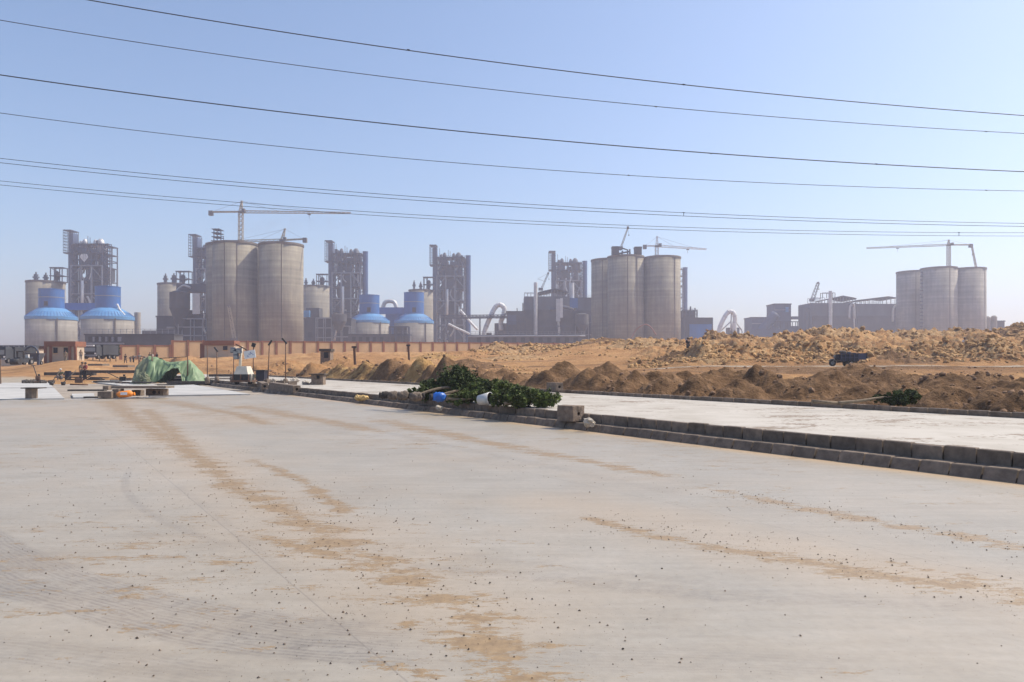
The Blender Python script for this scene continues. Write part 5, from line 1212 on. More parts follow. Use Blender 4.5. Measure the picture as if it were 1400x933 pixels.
# green tarpaulin over a low frame
def tarp():
    d = 62.0; cx0, cx1 = 187, 279
    c = P((cx0 + cx1) / 2, 524, d); root = thing('tarpaulin_shelter', 'green tarpaulin draped like a low tent over poles, open gap at its right', 'shelter', (c.x, d, 0.0))
    ns, nv = 96, 40; vs = []; g0 = P(0, 524.5, d).z
    def H(s): return float(np.interp(s, [0, .04, .1, .2, .3, .42, .52, .62, .72, .78, .86, .93, 1], [.2, .72, .92, 1.0, .97, .8, .76, .79, .84, .86, .72, .42, .04]))
    def B(s): return float(np.interp(s, [0, .3, .38, .46, .55, .64, .7, .76, .84, 1], [1, 1, .95, .72, .45, .3, .34, .95, 1, 1]))
    for i in range(ns + 1):
        s = i / ns; x = cx0 + (cx1 - cx0) * s; X = P(x, 0, d).x
        for j in range(nv + 1):
            v = j / nv * 2 - 1
            a = abs(v); hh = H(s) * 2.2
            fold = .11 * math.sin(s * 38 + 3 * math.sin(s * 9)) * a + .07 * math.sin(s * 83 + v * 4) * a
            sag = .1 * math.sin(a * math.pi) * (1 if .32 < s < .78 else .2)
            fold += .13 * float(fbm(np.array([s * 26.]), np.array([a * 2.2]), 3)[0]) + .05 * math.sin(s * 140) * a * a
            if v < 0: drop = B(s) * a ** 1.25; Y = d - (1.15 * a ** .7) + fold
            else: drop = (B(s) * 1.15 if .46 < s < .75 else 1) * a ** 1.25; Y = d + 1.2 * a ** .7 + fold
            z = g0 + hh * (1 - drop) - sag + .05 * float(vnoise(np.array([s * 30]), np.array([v * 6 + 7]))[0])
            vs.append((X + .09 * math.sin(v * 7 + s * 20), Y, max(z, 0.02 - .01 * (j % 2))))
    W_ = nv + 1; mb = MB(); mb.add(vs, [(i * W_ + j, i * W_ + j + 1, (i + 1) * W_ + j + 1, (i + 1) * W_ + j) for i in range(ns) for j in range(nv)], True)
    o = mb.build('tarpaulin', M['tarp'], root); o.data.materials.append(M['tarp_dusty'])
    for p in o.data.polygons:
        if (p.index // nv) / ns < .2: p.material_index = 1
    sm = o.modifiers.new('thickness', 'SOLIDIFY'); sm.thickness = .02
    for x, y0, y1, o_ in ((208, 478, 522, -.4), (256.5, 472, 522, -.9), (190, 488, 523, .3)):
        mb = MB(); a = P(x, y1, d + o_); b = P(x, y0, d + o_); mb.tube([a, b], .05, 8); mb.build('pole', M['rust'], root)
    mb = MB(); mb.tube([P(192, 491, d), P(222, 490, d), P(257, 488, d - .5)], .035, 6); mb.build('ridge_pole', M['timber_dark'], root)
    mb = MB(); c_ = P(256.5, 521, d - .9); mb.lathe((c_.x, c_.y, 0), [(.3, 0), (.25, .3), (.12, .34)], 12); mb.build('footing', M['block'], root)
tarp()
mb = MB(); q = P(195, 522, 60.5); mb.lump((q.x, q.y, .3), (.55, .35, .55), .35, 3, 30, 20, 3.0); tag(mb.build('sheet_bundle', M['tarp_dusty']), 'crumpled pale sheet at the left foot of the green tarpaulin', 'sheet')

# stakes with tilted heads
def stake(label, x, y0, y1, d, head, lean=0.0):
    c = P(x, y1, d); c.z = max(0.0, min(c.z, .2)); t = P(x + lean, y0, d); root = thing('marker_stake', label, 'stake', c, 'rusty marker stakes')
    mb = MB(); mb.tube([c, t], .035, 6); mb.build('rod', M['rust'], root)
    if head: mb = MB(); mb.bar(t + Vector((-.16 * head, 0, .22)), t + Vector((.06 * head, 0, -.12)), .13, .1); mb.build('head', M['iron'], root)
    mb = MB(); mb.lathe((c.x, c.y, c.z), [(.18, 0), (.17, .42), (.1, .5)], 10); mb.build('footing', M['block'], root)
stake('rusty stake with tilted head, nearest to the tarpaulin', 283.5, 473, 523, 56, 0)
stake('rusty stake with a tilted black head left of the light tower', 296.5, 479, 519, 58, 1.2)
stake('thin rusty stake standing just left of the light tower mast', 319.5, 488, 519, 56, 0)
stake('rusty stake topped by a dark box, right behind the white panel', 346, 474, 521, 50, 0, .6)
stake('rusty leaning stake with tilted head, first right of the dark blue bin', 366, 470, 521, 50, -1.0, 2.4)
stake('tallest rusty stake with tilted head, right of the others', 390.5, 467.5, 521, 50, 1.4, 0)
t = P(346.8, 472, 50); mb = MB(); mb.box(t + Vector((0, 0, 0)), (.24, .2, .26), .2, Matrix.Rotation(.3, 3, 'Y')); tag(mb.build('stake_cap', M['iron']), 'dark boxy cap set on the stake behind the white panel', 'cap')

# light tower (machine with lamps folded on a mast)
def light_tower():
    d = 48.0; c = P(332, 522, d); root = thing('light_tower', 'cream lighting tower trailer with lamps clustered on a short mast and white panel', 'light tower', (c.x, d, 0.0)); z0 = P(0, 523, d).z
    k = lambda x, y, o=0: P(x, y, d + o)
    a, b, e, f = k(319.5, 512), k(339, 512), k(336, 501), k(323, 501)
    mb = MB(); D1 = Vector((.0, 1.1, 0)); mb.add([a, b, b + D1, a + D1, f + Vector((0, .1, 0)), e + Vector((0, .1, 0)), e + Vector((0, .95, 0)), f + Vector((0, .95, 0))], [(0, 3, 2, 1), (4, 5, 6, 7), (0, 1, 5, 4), (1, 2, 6, 5), (2, 3, 7, 6), (3, 0, 4, 7)]); mb.build('hood', M['cream'], root)
    mb = MB(); a = k(318.5, 520); b = k(339.5, 512); mb.bb(a.x, b.x, d + .02, d + 1.1, a.z, b.z - .003); mb.build('engine_bay', M['iron'], root)
    for x in (318.5, 329, 339.8): mb = MB(); p = k(x, 521); q = k(x, 512); mb.bb(p.x - .03, p.x + .03, d - .05, d + .015, p.z, q.z); mb.build('frame_post', M['rust'], root)
    mb = MB(); a = k(316, 522.5); b = k(343, 520.2); mb.bb(a.x, b.x, d - .2, d + 1.2, a.z, b.z); mb.build('skid', M['rust'], root)
    for x in (320, 338): mb = MB(); p = k(x, 521); wheel_ring(mb, Vector((p.x, d + .5, p.z + .0)), (1, 0, 0), .24, .1, .16); mb.build('wheel', M['tyre'], root)
    mb = MB(); mb.tube([k(328, 505, .4), k(329, 488, .4), k(331, 474, .4)], [.1, .085, .07], 8); mb.build('mast', M['cream'], root)
    mb = MB(); mb.bar(k(322, 470.5, .3), k(338, 479, .3), .07); mb.build('arm', M['rust'], root)
    for x, y, rot in ((318.5, 479, .5), (322.5, 482.5, .2), (326.5, 480, -.2), (323, 488, .1)):
        c_ = k(x, y, .1); mb = MB(); mb.box(c_, (.3, .2, .3), rot, Matrix.Rotation(.35, 3, 'X')); h = mb.build('lamp', M['steel'], root)
        mb = MB(); mb.box(c_ + Vector((0, -.12, -.03)), (.24, .02, .24), rot, Matrix.Rotation(.35, 3, 'X')); mb.build('lens', M['screen'], h)
    mb = MB(); p = k(341.5, 484.8, .3); mb.box(p, (.72, .04, .5), 0, Matrix.Rotation(-.16, 3, 'Y')); sg_ = mb.build('panel', M['white'], root)
    mb = MB(); rr = Matrix.Rotation(-.16, 3, 'Y')
    for u, v, wd, hd in ((.07, .12, .07, .04), (-.02, .03, .16, .022), (.12, .045, .14, .03), (-.14, -.08, .09, .03), (.02, -.03, .1, .02), (.2, -.05, .08, .025), (-.12, -.13, .06, .025)):
        mb.box(p + rr @ Vector((u, -.024, v)), (wd, .008, hd), 0, rr)
    mb.build('print', M['ink'], sg_)
    mb = MB(); mb.tube([k(343.5, 522, -.2), k(343.8, 514, -.2), k(343.6, 511, -.2)], [.05, .05, .06], 8); mb.build('jack_leg', M['cream'], root)
light_tower()

# concrete finishing machines
def machine(label, x, y, d, wpx, handle, mats):
    c = P(x, y, d); c.z = .02; s = px2m(wpx, d); root = thing('finishing_machine', label, 'machine', c, 'concrete finishing machines')
    mb = MB(); wheel_ring(mb, c + Vector((0, 0, .12)), (0, .05, 1), s * .5, s * .44, .1); mb.build('guard_ring', M['rust'], root)
    mb = MB()
    for i in range(4): a = i * math.pi / 2 + .4; mb.bar(c + Vector((0, 0, .12)), c + Vector((math.cos(a) * s * .46, math.sin(a) * s * .46, .1)), .09, .04)
    mb.build('blade', M['steel'], root)
    mb = MB(); mb.box(c + Vector((0, 0, .42)), (s * .4, s * .34, .36), .3); mb.build('engine', M[mats], root)
    mb = MB(); mb.tube([c + Vector((s * .1, 0, .62)), c + Vector((s * .1, 0, .78))], .09, 8); mb.build('tank', M['iron'], root)
    mb = MB(); e = c + Vector((handle[0], 0, handle[1])); mb.tube([c + Vector((0, 0, .3)), e], .035, 6); mb.bar(e - Vector((0, .25, 0)), e + Vector((0, .25, 0)), .05); mb.build('handle', M['iron'], root)
machine('rusty finishing machine on the white bay with a long handle up to its left', 168, 520, 62, 19, (-1.3, .95), 'iron')
machine('cluttered rusty machine lying at the feet of the worker pair', 108, 524, 56, 22, (1.1, .9), 'rust')
machine('small tangled dark machine at the left edge of the sand mound', 52, 516, 64, 13, (-.4, 1.5), 'rust')
def barrow(label, x, y, d, wpx, tip):
    c = P(x, y, d); c.z = 0.0; s = px2m(wpx, d); root = thing('mortar_tub', label, 'tub', c, 'black mortar tubs')
    mb = MB(); mb.lathe(c, [(s * .36, .0), (s * .5, s * .7), (s * .46, s * .7), (s * .3, .1)], 18, True); mb.build('tub', M['iron'], root)
    mb = MB(); mb.tube([c + Vector((0, 0, .2)), c + Vector(tip)], .03, 6); mb.build('shovel', M['wood'], root)
barrow('black mortar tub with a pale shovel leaning right, left one of two', 70.5, 520, 59, 6.5, (.75, 0, 1.25)); barrow('black mortar tub with a long dark shovel, right one of two', 86.5, 520, 59, 6.5, (1.0, 0, 1.15))
for x, y, s, lab in ((60, 517, .5, 'dark lump of rubbish left of the black mortar tubs'), (43, 516, .55, 'dark heap of scrap left of the small tangled machine')):
    mb = MB(); c = P(x, y, 64); 
    for i in range(7): mb.rock((c.x + random.uniform(-.7, .7), c.y + random.uniform(-.4, .4), .15), s, None, .7)
    tag(mb.build('scrap_heap', M['timber_dark']), lab, 'scrap')
c = P(93, 509, 78); root = thing('oil_drum', 'dark blue drum standing behind the black mortar tubs', 'drum', (c.x, 78, 0)); mb = MB(); mb.lathe((c.x, 78, 0), [(.3, 0), (.31, .3), (.29, .31), (.31, .6), (.29, .61), (.3, .9)], 18, False); mb.build('shell', M['navy'], root); mb = MB(); mb.lathe((c.x, 78, .901), [(.3, 0), (.3, .03), (.05, .03)], 18, False); mb.build('lid', M['iron'], root)

# ------------------------------------------------------------------ vehicles
def wheel(root, c, r, w_, axis=(1, 0, 0)):
    mb = MB(); wheel_ring(mb, c, axis, r, r * .55, w_); t = mb.build('wheel', M['tyre'], root)
    mb = MB(); a = Vector(axis).normalized(); mb.tube([c - a * w_ * .36, c + a * w_ * .36], r * .56, 16); mb.build('rim', M['rim'], t)
def tricycle():
    d = 66.0; z0 = gz(1165, d); z0 = P(0, 500.3, d).z if abs(P(0, 500.3, d).z - z0) < .3 else z0
    k = lambda x, y, o=0: Vector(((x - CX) / F * (d), d + o, z0 + (500.3 - y) * d / F))
    root = thing('cargo_tricycle', 'dark navy cargo tricycle loaded with goods, parked on the dirt track', 'tricycle', k(1160, 500.3))
    wheel(root, k(1141.5, 496.5, .5) * 1, .29, .13, (0.05, 1, 0)); 
    for o in (-.05, 1.05): wheel(root, k(1163.5, 497, o), .26, .15, (0, 1, 0))
    mb = MB(); a = k(1149.5, 494); b = k(1174.5, 484.5); mb.bb(a.x, b.x, d + .05, d + 1.05, a.z, b.z); mb.build('cargo_bed', M['navy'], root)
    mb = MB()
    for x in (1150, 1156, 1162, 1168, 1174): p = k(x, 494); q = k(x, 483.6); mb.bb(p.x - .03, p.x + .03, d - .01, d + .05 - .003, p.z, q.z)
    for y in (483.8, 489): p = k(1149.3, y); q = k(1174.8, y); mb.bb(p.x, q.x, d - .02, d + .046, p.z - .03, p.z + .03)
    mb.build('bed_rail', M['navy_light'], root)
    mb = MB(); a = k(1174.6, 492); b = k(1184.8, 483.5); mb.bb(a.x, b.x, d + .1, d + 1.0, a.z, b.z); mb.build('tailgate', M['navy_light'], root)
    mb = MB(); a = k(1184.9, 490.5); b = k(1186.3, 483); mb.bb(a.x, b.x, d + .05, d + 1.05, a.z, b.z); mb.build('tail_frame', M['navy'], root)
    mb = MB(); mb.bar(k(1148, 495, .55), k(1176, 495, .55), .12); mb.build('chassis', M['iron'], root)
    mb = MB(); mb.tube([k(1141.5, 496.5, .4), k(1145, 489, .5), k(1146.5, 485.5, .5)], .045, 8); mb.tube([k(1141.5, 496.5, .6), k(1145, 489, .5)], .045, 8); mb.build('fork', M['rim'], root)
    mb = MB(); mb.bar(k(1146.5, 485.3, .1), k(1146.5, 485.3, .95), .05); mb.bar(k(1146.5, 485.3, .1), k(1149, 485, .0), .05); mb.build('handlebar', M['iron'], root)
    mb = MB(); a = k(1145, 492); b = k(1150, 485.3); mb.bb(a.x, b.x, d + .2, d + .8, a.z, b.z); mb.build('fairing', M['navy'], root)
    mb = MB(); p = k(1144.4, 487.5, .5); mb.tube([p - Vector((.06, 0, 0)), p + Vector((.06, 0, 0))], .11, 12); mb.build('headlight', M['screen'], root)
    mb = MB(); q = [k(1141.5, 496.5, .5) + Vector((.34 * math.cos(a), 0, .34 * math.sin(a))) for a in np.linspace(.2, 2.6, 8)]; mb.tube(q, .05, 6); mb.build('mudguard', M['rim'], root)
    for lab, x0, x1, y0, y1, m_ in (('pale tan sack on the front of the tricycle load', 1151, 1160, 479.5, 484.3, 'burlap'), ('grey bundle in the middle of the tricycle load', 1161.5, 1167, 481, 484.3, 'cloth_grey'), ('dark bundle at the rear of the tricycle load', 1168, 1174, 482.3, 484.3, 'timber_dark')):
        a = k(x0, y1); b = k(x1, y0); mb = MB(); n = 7; c_ = (a + b) / 2; L_ = b.x - a.x
        mb.tube([Vector((a.x + L_ * i / 6, d + .5 + .05 * math.sin(i), c_.z + .01 * (i % 2))) for i in range(7)], [(b.z - a.z) / 2 * q for q in (.5, .9, 1, 1.03, 1, .9, .5)], 12); tag(mb.build('bundle', M[m_]), lab, 'bundle', 'goods on the tricycle')
tricycle()
def lorry(label, cx, d, wpx, ytop, ybase, colour, name='parked_lorry', cat='lorry', pale=True, z=None):
    a = P(cx - wpx / 2, ybase, d); b = P(cx + wpx / 2, ytop, d); z0 = a.z; h = b.z - z0; wd = b.x - a.x; m_ = (a.x + b.x) / 2; root = thing(name, label, cat, (m_, d + 3, z0), 'parked vehicles')
    mb = MB(); mb.bb(a.x + wd * .06, b.x - wd * .06, d, d + 1.9, z0 + h * .22, z0 + h * .86); mb.box((m_, d + 1.0, z0 + h * .93), (wd * .8, 1.6, h * .14), 0, None, .9); mb.build('cab', M[colour], root)
    mb = MB(); mb.bb(a.x + wd * .14, b.x - wd * .14, d - .03, d + .05, z0 + h * .52, z0 + h * .8); mb.build('windscreen', M['screen'], root)
    mb = MB(); mb.bb(a.x, b.x, d + 2.0, d + 7.5, z0 + h * .3, z0 + h); mb.build('load_body', M['dark'], root)
    mb = MB(); mb.bb(a.x + wd * .05, b.x - wd * .05, d - .12, d - .005, z0 + h * .2, z0 + h * .3); mb.build('bumper', M['frame'], root)
    mb = MB(); mb.bb(m_ - wd * .28, m_ + wd * .28, d - .04, d - .002, z0 + h * .33, z0 + h * .46); mb.build('grille', M['iron'], root)
    for s in (-1, 1):
        mb = MB(); p = Vector((m_ + s * wd * .36, d - .06, z0 + h * .38)); mb.tube([p, p + Vector((0, .08, 0))], wd * .06, 10); mb.build('headlight', M['white'], root)
        for y in (.7, 4.5, 6.2): wheel(root, Vector((m_ + s * wd * .4, d + y, z0 + h * .16)), h * .16, wd * .16)
    if pale: mb = MB(); mb.bb(m_ - wd * .26, m_ + wd * .26, d - .05, d + .3, z0 + h * .885, z0 + h * .985); mb.build('roof_board', M['white'], root)
lorry('dark lorry facing us, white board above its windscreen, parked below the raised gallery', 123, 140, 20, 471.5, 491, 'dark')
lorry('dark green lorry nose cut off by the left edge of the view', -2, 120, 22, 474, 497, 'dark', pale=False)
# roller / tractor seen from the front
d = 105; z0 = P(0, 499, d).z; c = P(21.5, 499, d); root = thing('road_roller', 'black road roller facing us with white seat back inside its canopy frame', 'roller', c, 'parked vehicles'); s = px2m(1, d)
mb = MB(); mb.tube([c + Vector((-6 * s, 0, 4.2 * s)), c + Vector((6 * s, 0, 4.2 * s))], 4.2 * s, 24); mb.build('drum', M['iron'], root)
mb = MB(); mb.bb(c.x - 4.5 * s, c.x + 4.5 * s, d + .3, d + 2.5, z0 + 3 * s, z0 + 10 * s); mb.build('hood', M['dark'], root)
mb = MB(); mb.bb(c.x - 4.6 * s, c.x + 5.2 * s, d + .8, d + 2.4, z0 + 17.5 * s, z0 + 19 * s); mb.build('canopy', M['iron'], root)
for X in (-4, 4.6): mb = MB(); mb.bb(c.x + X * s - .08, c.x + X * s + .08, d + .9, d + 1.06, z0 + 9 * s, z0 + 17.5 * s); mb.build('canopy_post', M['iron'], root)
mb = MB(); mb.bb(c.x - 1.5 * s, c.x + 3 * s, d + 2.3, d + 2.5, z0 + 10 * s, z0 + 14.6 * s); mb.build('seat_back', M['white'], root)
for X in (-5, 5.2): wheel(root, c + Vector((X * s, 2.6, 4.5 * s)), 4.5 * s, 2 * s)
# arched mixer frame
d = 118; root = thing('mixer_trailer', 'grey arched hopper trailer standing left of the gate house', 'trailer', P(43, 499, d)); s = px2m(1, d); c = P(43, 499, d)
mb = MB(); mb.tube([c + Vector((9.5 * s * math.cos(a), 0, 14 * s + 11 * s * math.sin(a) * (1 if math.sin(a) > 0 else .0))) for a in np.linspace(0, math.pi, 14)], .16, 8); mb.build('hoop', M['steel'], root)
for X in (-9.5, 9.5): mb = MB(); mb.bb(c.x + X * s - .15, c.x + X * s + .15, d - .15, d + .15, c.z, c.z + 14 * s); mb.build('upright', M['steel'], root)
mb = MB(); mb.add([c + Vector((-9 * s, 0, 16 * s)), c + Vector((9 * s, 0, 16 * s)), c + Vector((9 * s, 2, 16 * s)), c + Vector((-9 * s, 2, 16 * s)), c + Vector((-5 * s, .5, 4 * s)), c + Vector((5 * s, .5, 4 * s)), c + Vector((5 * s, 1.5, 4 * s)), c + Vector((-5 * s, 1.5, 4 * s))], [(0, 1, 2, 3), (7, 6, 5, 4), (0, 4, 5, 1), (1, 5, 6, 2), (2, 6, 7, 3), (3, 7, 4, 0)]); mb.build('hopper', M['sheet'], root)
mb = MB(); mb.bb(c.x - 5 * s, c.x + 3 * s, d - .2, d - .15, c.z + 8 * s, c.z + 11 * s); mb.build('plate', M['frame'], root)
for X in (-8, 8): wheel(root, c + Vector((X * s, 1, 2.6 * s)), 2.6 * s, 1.6 * s)

# ------------------------------------------------------------------ people
def skin_mesh(name, verts, edges, rad, mat, parent, loc, root_i=0, lev=1):
    me = bpy.data.meshes.new(name); me.from_pydata([tuple(v) for v in verts], edges, [])
    sv = me.skin_vertices.new() if hasattr(me.skin_vertices, 'new') else None
    o = bpy.data.objects.new(name, me); COL.objects.link(o)
    sk = o.modifiers.new('Skin', 'SKIN'); sk.use_smooth_shade = True
    data = me.skin_vertices[0].data
    for i, r in enumerate(rad): data[i].radius = (r, r); data[i].use_root = (i == root_i)
    ss = o.modifiers.new('Subsurf', 'SUBSURF'); ss.levels = lev; ss.render_levels = lev
    me.materials.append(mat)
    if parent is not None: o.parent = parent
    else: o.location = loc
    return o
def person(label, x, d, h=1.74, pose='stand', shirt='grey', legs='black', face=0.0, cap=None, z=None, group='workers on the site'):
    c = G(x, d); 
    if z is not None: c.z = z
    k = h / 1.74; rot = Matrix.Rotation(face, 3, 'Z'); bend = 0.0
    J = dict(pel=(0, 0, .93), spi=(0, -.01, 1.15), che=(0, 0, 1.36), nec=(0, 0, 1.5), hea=(0, -.02, 1.6), top=(0, -.01, 1.7))
    J.update(shl=(-.19, 0, 1.41), ell=(-.25, .02, 1.14), wrl=(-.24, -.08, .9), shr=(.19, 0, 1.41), elr=(.25, .02, 1.14), wrr=(.24, -.08, .9))
    J.update(hil=(-.1, 0, .88), knl=(-.11, -.02, .49), anl=(-.12, .02, .09), tol=(-.13, -.16, .04), hir=(.1, 0, .88), knr=(.11, -.02, .49), anr=(.12, .02, .09), tor=(.13, -.16, .04))
    if pose == 'walk':
        J.update(knl=(-.1, -.16, .51), anl=(-.1, -.2, .1), tol=(-.1, -.36, .06), knr=(.1, .08, .5), anr=(.1, .3, .13), tor=(.1, .2, .03), ell=(-.25, .14, 1.15), wrl=(-.22, .12, .92), elr=(.25, -.1, 1.15), wrr=(.22, -.26, .97))
    if pose == 'bend':
        J.update(spi=(0, -.16, 1.08), che=(0, -.34, 1.16), nec=(0, -.46, 1.2), hea=(0, -.56, 1.2), top=(0, -.65, 1.22), shl=(-.19, -.37, 1.15), shr=(.19, -.37, 1.15), ell=(-.22, -.42, .88), elr=(.22, -.42, .88), wrl=(-.16, -.52, .66), wrr=(.16, -.52, .66), pel=(0, .04, .92), hil=(-.1, .04, .87), hir=(.1, .04, .87))
    if pose == 'sit':
        dz = -.62
        J = {q: (v[0], v[1], v[2] + dz) for q, v in J.items()}
        J.update(knl=(-.15, -.36, .46), anl=(-.14, -.3, .07), tol=(-.15, -.46, .04), knr=(.15, -.36, .46), anr=(.14, -.3, .07), tor=(.15, -.46, .04), wrl=(-.16, -.32, .5), wrr=(.16, -.32, .5), ell=(-.24, -.12, .58), elr=(.24, -.12, .58))
    if pose == 'work':
        J.update(ell=(-.26, -.1, 1.16), wrl=(-.1, -.34, 1.12), elr=(.26, -.1, 1.16), wrr=(.1, -.36, 1.1))
    root = thing('person', label, 'person', c, group)
    V = lambda n: rot @ (Vector(J[n]) * k)
    order = list(J); idx = {n: i for i, n in enumerate(order)}
    rad = dict(pel=.13, spi=.12, che=.145, nec=.06, hea=.1, top=.085, shl=.07, shr=.07, ell=.045, elr=.045, wrl=.032, wrr=.032, hil=.095, hir=.095, knl=.062, knr=.062, anl=.042, anr=.042, tol=.035, tor=.035)
    E = [('pel', 'spi'), ('spi', 'che'), ('che', 'nec'), ('nec', 'hea'), ('hea', 'top'), ('che', 'shl'), ('shl', 'ell'), ('ell', 'wrl'), ('che', 'shr'), ('shr', 'elr'), ('elr', 'wrr'), ('pel', 'hil'), ('hil', 'knl'), ('knl', 'anl'), ('anl', 'tol'), ('pel', 'hir'), ('hir', 'knr'), ('knr', 'anr'), ('anr', 'tor')]
    vs = [V(n) for n in order]; rs = [rad[n] * k for n in order]; es = [(idx[a], idx[b]) for a, b in E]
    for s in 'lr':                                   # palm and five fingers
        w_ = V('wr' + s); e_ = V('el' + s); t = (w_ - e_).normalized(); u = t.cross(rot @ Vector((0, 1, 0))).normalized(); wi = idx['wr' + s]
        pa = len(vs); vs.append(w_ + t * .06 * k); rs.append(.033 * k); es.append((wi, pa))
        for q, (o, ln) in enumerate(((-.03, .08), (-.01, .095), (.012, .09), (.032, .07))):
            i0 = len(vs); vs.append(w_ + t * .1 * k + u * o * k); rs.append(.011 * k); es.append((pa, i0)); vs.append(w_ + t * (.1 + ln * .55) * k + u * o * k + rot @ Vector((0, -.02, 0))); rs.append(.009 * k); es.append((i0, i0 + 1))
        i0 = len(vs); vs.append(w_ + t * .07 * k - u * .05 * k); rs.append(.012 * k); es.append((pa, i0))
    skin_mesh('body', vs, es, rs, M['skin'], root, None, idx['pel'])
    def cloth(nm, names, edges, grow, mat, ext=None):
        ix = {n: i for i, n in enumerate(names)}; skin_mesh(nm, [V(n) for n in names], [(ix[a], ix[b]) for a, b in edges], [rad[n] * k + grow for n in names], mat, root, None, 0)
    cloth('shirt', ['spi', 'pel', 'che', 'shl', 'ell', 'shr', 'elr'], [('pel', 'spi'), ('spi', 'che'), ('che', 'shl'), ('shl', 'ell'), ('che', 'shr'), ('shr', 'elr')], .022, M['cloth_' + shirt])
    cloth('trousers', ['pel', 'hil', 'knl', 'anl', 'hir', 'knr', 'anr'], [('pel', 'hil'), ('hil', 'knl'), ('knl', 'anl'), ('pel', 'hir'), ('hir', 'knr'), ('knr', 'anr')], .02, M['cloth_' + legs])
    mb = MB(); p = V('top') + root.location; ax = (V('top') - V('hea')).normalized(); mb.tube([p - ax * .08 * k, p - ax * .02 * k, p + ax * .05 * k, p + ax * .075 * k], [.115 * k, .118 * k, .09 * k, .03 * k], 10); mb.build('cap' if cap else 'hair', M['cloth_' + cap] if cap else M['iron'], root)
    return root
person('worker in a dark red shirt, one of the pair standing among the machines', 117, 74, 1.74, 'work', 'red', 'black', -.6)
person('worker in grey clothes beside the man in the dark red shirt', 112.5, 75, 1.76, 'stand', 'khaki', 'black', .5)
person('worker in a white cap sitting on the ground behind the mortar tubs', 83, 74, 1.74, 'sit', 'olive', 'grey', .2, 'whitec')
person('worker standing beside the parked lorry in light trousers', 110.5, 128, 1.78, 'stand', 'khaki', 'grey', .3)
person('tan clothed worker standing before the gate house window', 89.5, 118, 1.72, 'stand', 'khaki', 'khaki', .1)
for i, (x, po, sh, lg, lab) in enumerate(((171.5, 'walk', 'black', 'black', 'dark figure walking below the tallest young tree'), (178.5, 'bend', 'khaki', 'grey', 'stooping figure in khaki just left of the wall end'), (182.5, 'bend', 'grey', 'black', 'stooping figure in grey next to the one in khaki'), (190.5, 'stand', 'grey', 'black', 'dark figure with grey shirt standing before the first wall panel'),
        (199, 'bend', 'black', 'bluec', 'low bending dark figure left of the standing pair before the wall'), (205, 'stand', 'olive', 'black', 'standing figure in olive, third panel of the low wall'), (208, 'work', 'whitec', 'grey', 'figure with pale shirt close beside the one in olive'), (214.5, 'stand', 'black', 'black', 'all black figure standing nearest the green tarpaulin'))):
    person('worker: ' + lab if False else lab, x, 136 + (i * 7) % 9, 1.72 + .02 * (i % 3), po, sh, lg, (i * 1.3) % 6.28, None, None, 'far workers before the wall')
person('black clad person standing on the rubble right of the middle silos', 940.5, 86, 1.74, 'stand', 'black', 'black', .4)
person('person in pale clothes working on the rubble below the rightmost silos', 1319, 92, 1.72, 'work', 'whitec', 'khaki', -.5)
person('crouching worker with dark cap behind the dark blue bin', 352, 56, 1.7, 'sit', 'olive', 'black', .5, 'black', 0.05)

# ------------------------------------------------------------------ rubble, pebbles
def scatter(name, label, zones, mat, group=None):
    mb = MB(); g = random.Random(name + label)
    for (x0, x1, d0, d1, n, s0, s1) in zones:
        xs_ = [g.uniform(x0, x1) for _ in range(n)]; ds = [g.uniform(d0, d1) for _ in range(n)]
        X = np.array([(x - CX) / F * d for x, d in zip(xs_, ds)]); Y = np.array(ds); Z = ground_z(X, Y)
        cl = fbm(X * .25 + 5, Y * .25, 3)
        for i in range(n):
            if cl[i] < -.02 and g.random() < .82: continue
            if RN.x * X[i] + RN.y * Y[i] < N_FAR + .5: continue
            s = s0 + (s1 - s0) * g.random() ** 3.4; mb.rv = g.random()
            mb.rock((X[i], Y[i], Z[i] + s * .06), s, None, .8)
    return tag(mb.build(name, M[mat], loc=(0, 0, 0)), label, None, None, 'stuff')
scatter('rubble', 'pale limestone rubble heaped on the bank', [(860, 1500, 74, 86, 7500, .08, .66), (830, 1500, 86, 112, 1300, .08, .5), (820, 1500, 113, 132, 4500, .15, .95), (640, 850, 135, 160, 2600, .2, 1.1), (570, 830, 105, 130, 600, .15, .7), (640, 760, 60, 80, 300, .1, .4)], 'rock')
scatter('gravel', 'small stones and clods on the soil heaps', [(690, 1480, 24, 45, 2600, .05, .26), (1080, 1480, 19, 32, 1200, .05, .26), (420, 700, 44, 60, 900, .08, .4), (300, 560, 55, 95, 700, .1, .5), (690, 1480, 45, 62, 500, .08, .3), (0, 300, 80, 120, 300, .1, .5)], 'clod')
mb = MB(); g = random.Random(21)
def pebble(X, Y, s):
    mb.rv = g.random(); c = Vector((X, Y, s * .22)); a = g.random() * 6.28
    vs = [c + Vector((math.cos(a + i * 1.2566) * s * g.uniform(.35, .6), math.sin(a + i * 1.2566) * s * g.uniform(.35, .6), s * g.uniform(-.25, .1))) for i in range(5)] + [c + Vector((g.uniform(-.1, .1) * s, g.uniform(-.1, .1) * s, s * g.uniform(.25, .5)))]
    mb.add(vs, [(i, (i + 1) % 5, 5) for i in range(5)])
